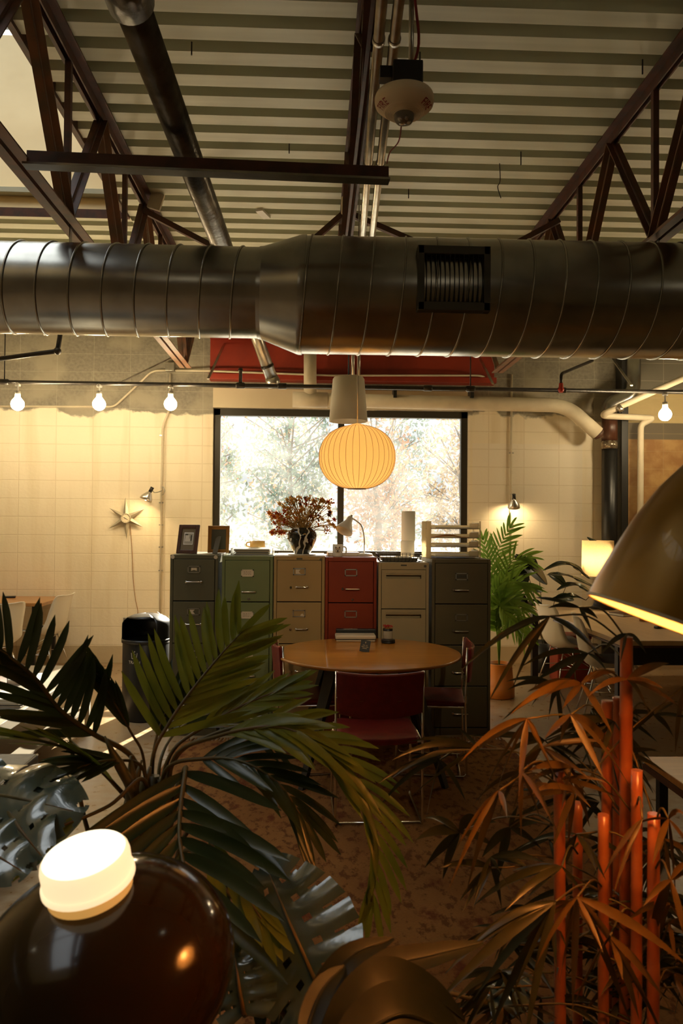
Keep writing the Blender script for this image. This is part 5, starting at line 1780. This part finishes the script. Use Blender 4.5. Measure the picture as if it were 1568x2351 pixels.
SP = [
 ((1262, 1415), 1.60, [(1092, 1540), (1130, 1480), (1165, 1575), (1368, 1505), (1205, 1545)], 'bamboo_leaf_lit2', (1440, 1480, 1.58), .027),
 ((1440, 1455), 1.58, [(1385, 1500), (1425, 1520), (1455, 1560), (1480, 1500)], 'bamboo_leaf_lit2', None, .026),
 ((1330, 1395), 1.66, [(1225, 1370), (1255, 1395), (1350, 1440), (1370, 1420)], 'bamboo_leaf_lit2', (1440, 1470, 1.58), .024),
 ((1210, 1650), 1.50, [(1064, 1748), (1105, 1720), (1115, 1830), (1160, 1790), (1195, 1800), (1268, 1790), (1250, 1740)], 'bamboo_leaf_lit', (1394, 1700, 1.62), .026),
 ((1195, 1770), 1.48, [(1196, 1905), (1160, 1860), (1270, 1905), (1105, 1850), (1235, 1880)], 'bamboo_leaf_lit', (1284, 1790, 1.6), .022),
 ((1145, 1815), 1.46, [(1060, 2008), (1088, 2015), (1075, 1930), (1165, 1880)], 'bamboo_leaf_lit', (1284, 1800, 1.6), .022),
 ((1310, 1640), 1.50, [(1345, 1690), (1410, 1800), (1375, 1770), (1290, 1700), (1260, 1690), (1400, 1740)], 'bamboo_leaf_lit', (1394, 1660, 1.62), .026),
 ((1335, 1570), 1.52, [(1425, 1535), (1388, 1665), (1300, 1620), (1170, 1640), (1240, 1610), (1215, 1590)], 'bamboo_leaf_lit', (1438, 1570, 1.58), .030),
 ((1440, 1560), 1.50, [(1525, 1580), (1540, 1520), (1480, 1640), (1560, 1640), (1350, 1600)], 'bamboo_leaf_lit', None, .028),
 ((1290, 1790), 1.55, [(1405, 1795), (1410, 1830), (1350, 1850), (1320, 1800)], 'bamboo_leaf_lit', None, .020),
 ((1100, 1720), 1.72, [(880, 1738), (900, 1790), (955, 1690), (1005, 1785), (960, 1820), (1040, 1660), (920, 1700)], 'bamboo_leaf_lit2', (1284, 1800, 1.62), .022),
 ((1010, 1745), 1.80, [(865, 1800), (905, 1850), (930, 1740), (985, 1860), (1060, 1830)], 'bamboo_leaf_lit2', (1150, 1720, 1.72), .022),
 ((1055, 1910), 1.75, [(958, 1862), (945, 1925), (985, 1985), (1125, 1945), (1150, 1880), (1100, 1850), (1030, 2000)], 'bamboo_leaf_lit2', (1284, 1900, 1.62), .040),
 ((1170, 1900), 1.72, [(1195, 1830), (1240, 1950), (1150, 2010), (1260, 1880), (1120, 1960)], 'bamboo_leaf_lit2', (1284, 1900, 1.62), .040),
 ((1290, 1990), 1.52, [(1150, 2045), (1165, 2090), (1215, 2060), (1340, 2060), (1180, 2000), (1120, 2080)], 'bamboo_leaf_lit2', (1326, 1960, 1.66), .026),
 ((1275, 2070), 1.42, [(1035, 2290), (1090, 2190), (1125, 2265), (1190, 2265), (1232, 2310), (1060, 2230), (1150, 2330)], 'bamboo_leaf_lit2', (1394, 2060, 1.6), .026),
 ((1325, 2060), 1.38, [(1290, 2240), (1318, 2255), (1420, 2300), (1465, 2345), (1380, 2180), (1560, 2215), (1250, 2200)], 'bamboo_leaf_lit', (1394, 2050, 1.6), .026),
 ((1400, 2150), 1.36, [(1335, 2290), (1455, 2320), (1370, 2215), (1480, 2250), (1520, 2330), (1430, 2250)], 'bamboo_leaf_lit', (1462, 2100, 1.5), .032),
 ((1475, 1880), 1.42, [(1410, 1990), (1430, 2020), (1455, 1910), (1440, 1960)], 'bamboo_leaf_lit', (1462, 1850, 1.52), .020),
 ((1535, 1880), 1.45, [(1450, 1910), (1590, 1860), (1545, 2030), (1600, 1980), (1500, 1980)], 'bamboo_leaf_lit', (1501, 1900, 1.5), .022),
 ((1540, 2020), 1.40, [(1480, 2080), (1590, 2000), (1600, 1950), (1500, 2180), (1570, 2150)], 'bamboo_leaf_lit', (1501, 2000, 1.5), .026),
 ((1500, 1640), 1.62, [(1420, 1720), (1568, 1600), (1590, 1650), (1450, 1690), (1540, 1690)], 'bamboo_leaf_lit2', (1438, 1650, 1.6), .022),
 ((1350, 1500), 1.75, [(1240, 1560), (1290, 1590), (1190, 1530), (1400, 1560)], 'bamboo_leaf_lit2', (1438, 1520, 1.6), .030),
 ((1250, 1700), 1.75, [(1130, 1690), (1150, 1740), (1080, 1690), (1300, 1760), (1180, 1790)], 'bamboo_leaf_lit2', (1394, 1720, 1.66), .024),
 ((1420, 1640), 1.78, [(1320, 1700), (1500, 1700), (1460, 1760), (1360, 1740), (1530, 1640)], 'bamboo_leaf_lit2', None, .024),
]
for node, Y, tg, mt_, tw, w in SP:
    spray(bo, bb, node, tg, Y, w, mt_, twig=tw)
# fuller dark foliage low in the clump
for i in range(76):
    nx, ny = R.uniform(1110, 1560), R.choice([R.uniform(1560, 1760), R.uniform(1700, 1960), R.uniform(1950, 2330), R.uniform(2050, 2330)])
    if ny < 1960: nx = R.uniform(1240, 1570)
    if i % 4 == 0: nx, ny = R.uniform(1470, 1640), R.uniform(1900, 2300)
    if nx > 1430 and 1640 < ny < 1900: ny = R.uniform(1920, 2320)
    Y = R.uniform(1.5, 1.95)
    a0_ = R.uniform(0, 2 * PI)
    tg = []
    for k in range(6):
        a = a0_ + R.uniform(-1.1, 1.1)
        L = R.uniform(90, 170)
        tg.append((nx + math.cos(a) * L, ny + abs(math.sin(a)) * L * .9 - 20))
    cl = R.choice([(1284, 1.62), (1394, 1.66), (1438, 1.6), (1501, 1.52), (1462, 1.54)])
    spray(bo, bb, (nx, ny), tg, Y, .024, 'bamboo_leaf_lit2' if Y > 1.6 else 'bamboo_leaf_lit', twig=(cl[0], max(1880, ny + 60), cl[1]))

# ---------------------------------------------------------------- monsteras
def monstera(mb_name, parent, off, base_, tip_, width, nrm, mater, lobes=4, holes=True, curl=.12, stem=None):
    b, t = V(base_), V(tip_)
    ax = t - b
    L = ax.length
    d = ax.normalized()
    n = V(nrm).normalized()
    sd = d.cross(n).normalized()
    n = sd.cross(d).normalized()
    mb = MB(off)
    NS, NU = 72, 14
    for s in (-1, 1):
        idx = {}
        def pt(i, j):
            v, u = i / NS, j / NU
            half = width / 2 * (math.sin(PI * min(1, (v * .92 + .08))) ** .6) * (1.06 - .35 * v)
            lob = (v * lobes) % 1.0
            out = half * u
            along = L * v - .16 * L * u * (1 - v) + .10 * L * u * u * v
            z = curl * half * (-(u ** 2)) * 1.6 + .006 * math.sin(lob * 2 * PI) * u + .10 * L * (v - v * v)
            return b + d * along + sd * (s * out) + n * z
        for i in range(NS):
            for j in range(NU):
                v, u = (i + .5) / NS, (j + .5) / NU
                lob = (v * lobes + .12 * u) % 1.0
                if u > .55 and lob > .84 + .14 * (1 - u): continue
                if holes and .20 < u < .38 and .80 < lob and v < .85: continue
                q = []
                for (ii, jj) in ((i, j), (i + 1, j), (i + 1, j + 1), (i, j + 1)):
                    if (ii, jj) not in idx:
                        idx[(ii, jj)] = len(mb.v)
                        mb.v.append(pt(ii, jj) - mb.o)
                    q.append(idx[(ii, jj)])
                mb.f.append(tuple(q)); mb.sm.append(True)
    o = mb.build(mb_name, mater, parent)
    MB(off).tube([b + n * .001, b + d * L * .5 + n * (.10 * L * .25 + .001), t], [.005, .0035, .001], 6).build('midrib', 'stalk', o)
    if stem is not None:
        MB(off).tube(smooth_path([V(stem), V(stem).lerp(b, .6) + V((0, 0, .08)), b], 6), .006, 8).build('petiole', 'stalk', o)
    return o
mo = V((-1.12, 1.75, 0))
o = thing('monstera_plant', 'potted split-leaf plant with pale sheen at the frame side of the palm', 'plant', mo)
pot(o, .12, .15, .30, 'orange_pot')
st = mo + V((0, 0, .3))
monstera('leaf', o, mo, W(-70, 1815, 1.75), W(168, 1862, 1.60), .27, (-.25, -.55, .8), 'monstera', lobes=3, curl=.28, stem=st)
monstera('leaf', o, mo, W(10, 1850, 1.68), W(95, 1965, 1.52), .17, (-.55, -.55, .6), 'monstera', lobes=3, curl=.25, stem=st)
monstera('leaf', o, mo, W(-90, 1920, 1.6), W(50, 2000, 1.5), .18, (-.1, -.5, .8), 'monstera', lobes=3, stem=st)
monstera('leaf', o, mo, W(-150, 1770, 1.85), W(10, 1782, 1.8), .16, (-.1, -.5, .8), 'monstera', lobes=3, stem=st)
mo2 = V((.02, 1.72, .0105))
o = thing('monstera_plant', 'potted split-leaf plant with one big silvery leaf over the rug', 'plant', mo2)
pot(o, .11, .14, .28, 'orange_pot')
st = mo2 + V((0, 0, .28))
monstera('leaf', o, mo2, W(735, 2275, 1.50), W(610, 1985, 1.70), .30, (-.55, -.35, .75), 'monstera', lobes=6, curl=.05, stem=st)
monstera('leaf', o, mo2, W(560, 2330, 1.5), W(540, 2200, 1.55), .16, (-.3, -.4, .8), 'monstera', stem=st)
monstera('leaf', o, mo2, W(1120, 2300, 1.62), W(1210, 2240, 1.7), .13, (-.3, -.3, .9), 'monstera', stem=st)
# broad leaves at the bottom, close to the lens
ro = V((.10, 1.02, .0105))
o = thing('rubber_plant', 'broad glossy leaf plant rising from the bottom edge, closest to the lens', 'plant', ro)
pot(o, .11, .14, .30, 'black_plastic')
def broad(parent, off, pts, w, nrm, mater, stem=None, name='leaf', fold=.10, flat=0.):
    path = smooth_path([V(p) for p in pts], 6)
    N = len(path)
    n0 = V(nrm)
    rows = []
    for i, p in enumerate(path):
        t = i / (N - 1)
        T = (path[min(N - 1, i + 1)] - path[max(0, i - 1)]).normalized()
        sd = T.cross(n0).normalized()
        n = sd.cross(T).normalized()
        k = max(.02, math.sin(PI * min(1, .04 + t * .95)) ** .65)
        row = []
        for j in range(9):
            u = -1 + j / 4
            row.append(p + sd * (u * w / 2 * k) + n * (fold * w * k * (abs(u) ** 1.3 - .3) ))
        rows.append(row)
    q = MB(off).grid(rows).build(name, mater, parent)
    MB(off).tube([p + V((0, 0, .0005)) for p in path], [max(.0008, .006 * w / .12 * (1 - i / N)) for i in range(N)], 6).build('midrib', mater, q)
    if stem is not None:
        MB(off).tube(smooth_path([V(stem), V(stem).lerp(path[0], .6) + V((0, 0, .03)), path[0]], 5), .004, 6).build('petiole', 'stalk', q)
    return q
M['broad_leaf'] = mat('broad_glossy_leaf', (.011, .014, .006), .5, 0., (.008, .010, .005), 6., spec=.25)
st = ro + V((0, 0, .28))
for pts, Y0, w in (([(700, 2440), (728, 2310), (800, 2200), (905, 2155)], 1.05, .042), ([(720, 2450), (770, 2310), (860, 2228), (985, 2195), (1110, 2165)], 1.1, .05),
                   ([(740, 2460), (800, 2335), (885, 2262), (985, 2285), (1068, 2345)], 1.02, .075), ([(760, 2480), (830, 2385), (920, 2330), (1010, 2360), (1075, 2430)], .97, .085), ([(700, 2420), (712, 2340), (745, 2265), (792, 2218)], 1.0, .035)):
    broad(o, ro, [W(x, y, Y0 + .04 * i) for i, (x, y) in enumerate(pts)], w, (.1, -.55, .83), 'broad_leaf', st, fold=.16)

# ---------------------------------------------------------------- plants by the window wall
p = W(1146, 1500, 6.75)
gp_ = V((p.x, 6.75, 0))
o = thing('potted_palm', 'bright green palm in an orange pot squeezed beside the widest cabinet', 'palm', gp_)
MB().lathe([(.001, 0), (.125, 0), (.14, .01), (.14, .13), (.13, .135), (.115, .30), (.12, .31), (.108, .31), (.10, .2)], n=40).build('pot', 'orange_pot', o)
MB().lathe([(.001, .28), (.108, .28)], n=30).build('soil', 'soil', o)
fb = gp_ + V((0, 0, .28))
for pts, nl, L in (
    ([(1140, 1400, 6.75), (1135, 1320, 6.78), (1145, 1262, 6.8), (1172, 1208, 6.82)], 15, .24),
    ([(1140, 1400, 6.7), (1128, 1330, 6.7), (1120, 1280, 6.7), (1108, 1235, 6.7)], 13, .22),
    ([(1150, 1400, 6.7), (1158, 1330, 6.68), (1178, 1285, 6.65), (1212, 1280, 6.62)], 13, .26),
    ([(1148, 1420, 6.65), (1160, 1360, 6.6), (1185, 1335, 6.55), (1215, 1350, 6.5)], 13, .25),
    ([(1145, 1430, 6.6), (1150, 1380, 6.5), (1170, 1375, 6.45), (1200, 1400, 6.4)], 13, .25),
    ([(1140, 1440, 6.6), (1140, 1400, 6.5), (1152, 1395, 6.4), (1175, 1430, 6.35)], 12, .24),
    ([(1140, 1450, 6.6), (1130, 1400, 6.55), (1130, 1370, 6.5), (1150, 1340, 6.45)], 12, .22),
    ([(1150, 1450, 6.7), (1165, 1420, 6.65), (1185, 1425, 6.6), (1205, 1460, 6.55)], 11, .22)):
    P = WP(pts)
    frond(o, gp_, [fb, fb.lerp(P[0], .5)] + P, nl + 4, L, .024, 62, 62, (.2, -.9, .35), .22, 'palm_far', t0=.42, rr_=.006, stalkm='palm_far')
# rubber plant behind desk
p = W(1252, 1450, 7.9)
rp_ = V((p.x, 7.92, 0))
o = thing('rubber_plant', 'dark large-leaved rubber plant behind the far end of the long desk', 'plant', rp_)
pot(o, .13, .16, .32, 'black_plastic')
st = rp_ + V((0, 0, .3))
for a, b, w in (((1212, 1318), (1162, 1335), .26), ((1182, 1275), (1256, 1342), .17), ((1210, 1352), (1246, 1358), .10), ((1300, 1345), (1258, 1318), .12), ((1212, 1385), (1185, 1375), .12), ((1275, 1372), (1318, 1378), .10), ((1205, 1395), (1245, 1388), .12), ((1235, 1300), (1205, 1285), .12)):
    A, B = W(*a, 7.92), W(*b, 7.85)
    broad(o, rp_, [A, A.lerp(B, .5) + V((0, -.02, .02)), B], w, (.1, -.85, .5), 'rubber_leaf', st + V((R.uniform(-.02, .02), 0, 0)))
# pot plant on the desk
q = WZ(1392, 1398, .743)
dp_ = V((q.x, q.y, .743))
o = thing('potted_plant', 'dark long-leaved plant in a black pot on the long desk', 'plant', dp_)
pot(o, .10, .14, .22, 'black_paint')
st = dp_ + V((0, 0, .2))
yy = dp_.y
for pts, w in (([(1352, 1328), (1318, 1300), (1285, 1294), (1246, 1310)], .085), ([(1368, 1350), (1320, 1328), (1285, 1318), (1255, 1320)], .075), ([(1362, 1365), (1330, 1345), (1305, 1342), (1278, 1355)], .08), ([(1345, 1378), (1318, 1368), (1290, 1372), (1262, 1378)], .09), ([(1412, 1285), (1390, 1262), (1365, 1245), (1348, 1233)], .08), ([(1395, 1306), (1370, 1298), (1340, 1297)], .05), ([(1500, 1130), (1497, 1122), (1494, 1116)], .04)):
    if len(pts) == 3 and pts[0][0] == 1500: continue
    broad(o, dp_, WP([(x, y, yy + R.uniform(-.1, .1)) for x, y in pts]), w, (0, -.5, .85), 'rubber_leaf', st)
# sunlit spider plant behind the trash can
sp_ = V((-1.22, 6.75, 0))
o = thing('spider_plant', 'sunlit pale strappy plant glimpsed behind the black trash can', 'plant', sp_)
pot(o, .10, .125, .55, 'white')
M['spider'] = leafmat('spider_leaf', (.55, .55, .35), (.40, .45, .22), .4)
mb = MB(sp_)
for i in range(46):
    a = R.uniform(0, 2 * PI)
    leaf_strip(mb, sp_ + V((0, 0, .53)), V((math.cos(a) * .9, math.sin(a) * .9, R.uniform(.9, 2.4))), V((-math.cos(a), -math.sin(a), .6)), R.uniform(.28, .42), .018, R.uniform(.25, .55), 7)
mb.build('foliage', 'spider', o)

# ================================================================== OUTSIDE THE WINDOW
M['ground_out'] = mat('pale_gravel', (.50, .46, .38), .9, 0., (.40, .36, .28), 2.)
struct(MB().ext(-40, 40, WY + T, 70, -.25, -.05).build('ground', 'ground_out'))
struct(MB().ext(-40, 40, -40, YR - .2, -.25, -.05).build('ground', 'ground_out'))
TL = [leafmat('autumn_rust_leaves', (.24, .12, .06), (.30, .17, .09), .5), leafmat('grey_green_leaves', (.12, .16, .12), (.17, .20, .15), .5), leafmat('pale_gold_leaves', (.32, .24, .14), (.24, .17, .10), .5), leafmat('deep_green_leaves', (.07, .11, .085), (.10, .14, .11), .45)]
M['bark'] = mat('grey_bark', (.16, .13, .10), .9, 0., (.10, .08, .06), 8.)
TR = [(-3.2, 20.5, 5.2, 1.25, 1, 'grey-green tree outside, left edge of the window'), (-.6, 20.2, 4.9, 1.25, 3, 'deep green tree outside behind the honey picture frame'), (1.7, 20.4, 5.3, 1.2, 0, 'rusty autumn tree outside behind the dried flowers'), (4.1, 20.3, 5.0, 1.25, 2, 'pale gold tree outside behind the paper rolls'), (6.6, 20.6, 5.3, 1.25, 1, 'grey-green tree outside, right end of the window'),
      (-4.6, 27, 6.6, 1.9, 0, 'rusty autumn tree in the far row outside, left end'), (-.9, 27.4, 6.9, 1.9, 2, 'pale gold tree in the far row outside, behind the vase'), (2.9, 27.2, 6.6, 1.9, 3, 'deep green tree in the far row outside, behind the mullion'), (6.8, 27.5, 7.0, 1.9, 0, 'rusty autumn tree in the far row outside, behind the letter tray')]
for (x, y, h, r, k, lab) in TR:
    o = thing('tree', lab, 'tree', (x, y, -.05), group='trees outside the window')
    tk = MB()
    tk.tube(smooth_path([(0, 0, 0), (.1, 0, h * .3), (-.05, .1, h * .6), (.05, 0, h * .92)]), [.13, .125, .12, .11, .10, .095, .09, .08, .07, .065, .06, .055, .05, .04, .035, .03, .025, .02, .015][:19], 8)
    tips = []
    for b in range(22):
        z0_ = h * R.uniform(.15, .8)
        a = R.uniform(0, 2 * PI)
        e = V((math.cos(a) * r * R.uniform(.5, 1), math.sin(a) * r * R.uniform(.5, 1), min(h * .95, z0_ + R.uniform(.2, 1.3))))
        tk.tube(smooth_path([(0, 0, z0_), e * .5 + V((0, 0, z0_ * .5)), e], 3), .018, 5, False)
        tips.append(e)
    tk.build('trunk', 'bark', o)
    lm = MB()
    for i in range(2300):
        if R.random() < .55:
            e = R.choice(tips)
            c = e * R.uniform(.6, 1.05) + V((R.gauss(0, .3), R.gauss(0, .3), R.gauss(0, .28)))
        else:
            u_ = V((R.gauss(0, 1), R.gauss(0, 1), R.gauss(0, 1))).normalized() * (R.random() ** .4)
            c = V((u_.x * r, u_.y * r, h * .54 + u_.z * h * .46))
        if c.z < .1: continue
        d = V((R.gauss(0, 1), R.gauss(0, 1), R.gauss(0, 1))).normalized()
        s = d.orthogonal().normalized()
        z_ = R.uniform(.05, .10)
        lm.quad([c - d * z_, c + s * z_ * .55, c + d * z_, c - s * z_ * .55])
    lm.build('crown', TL[k], o)
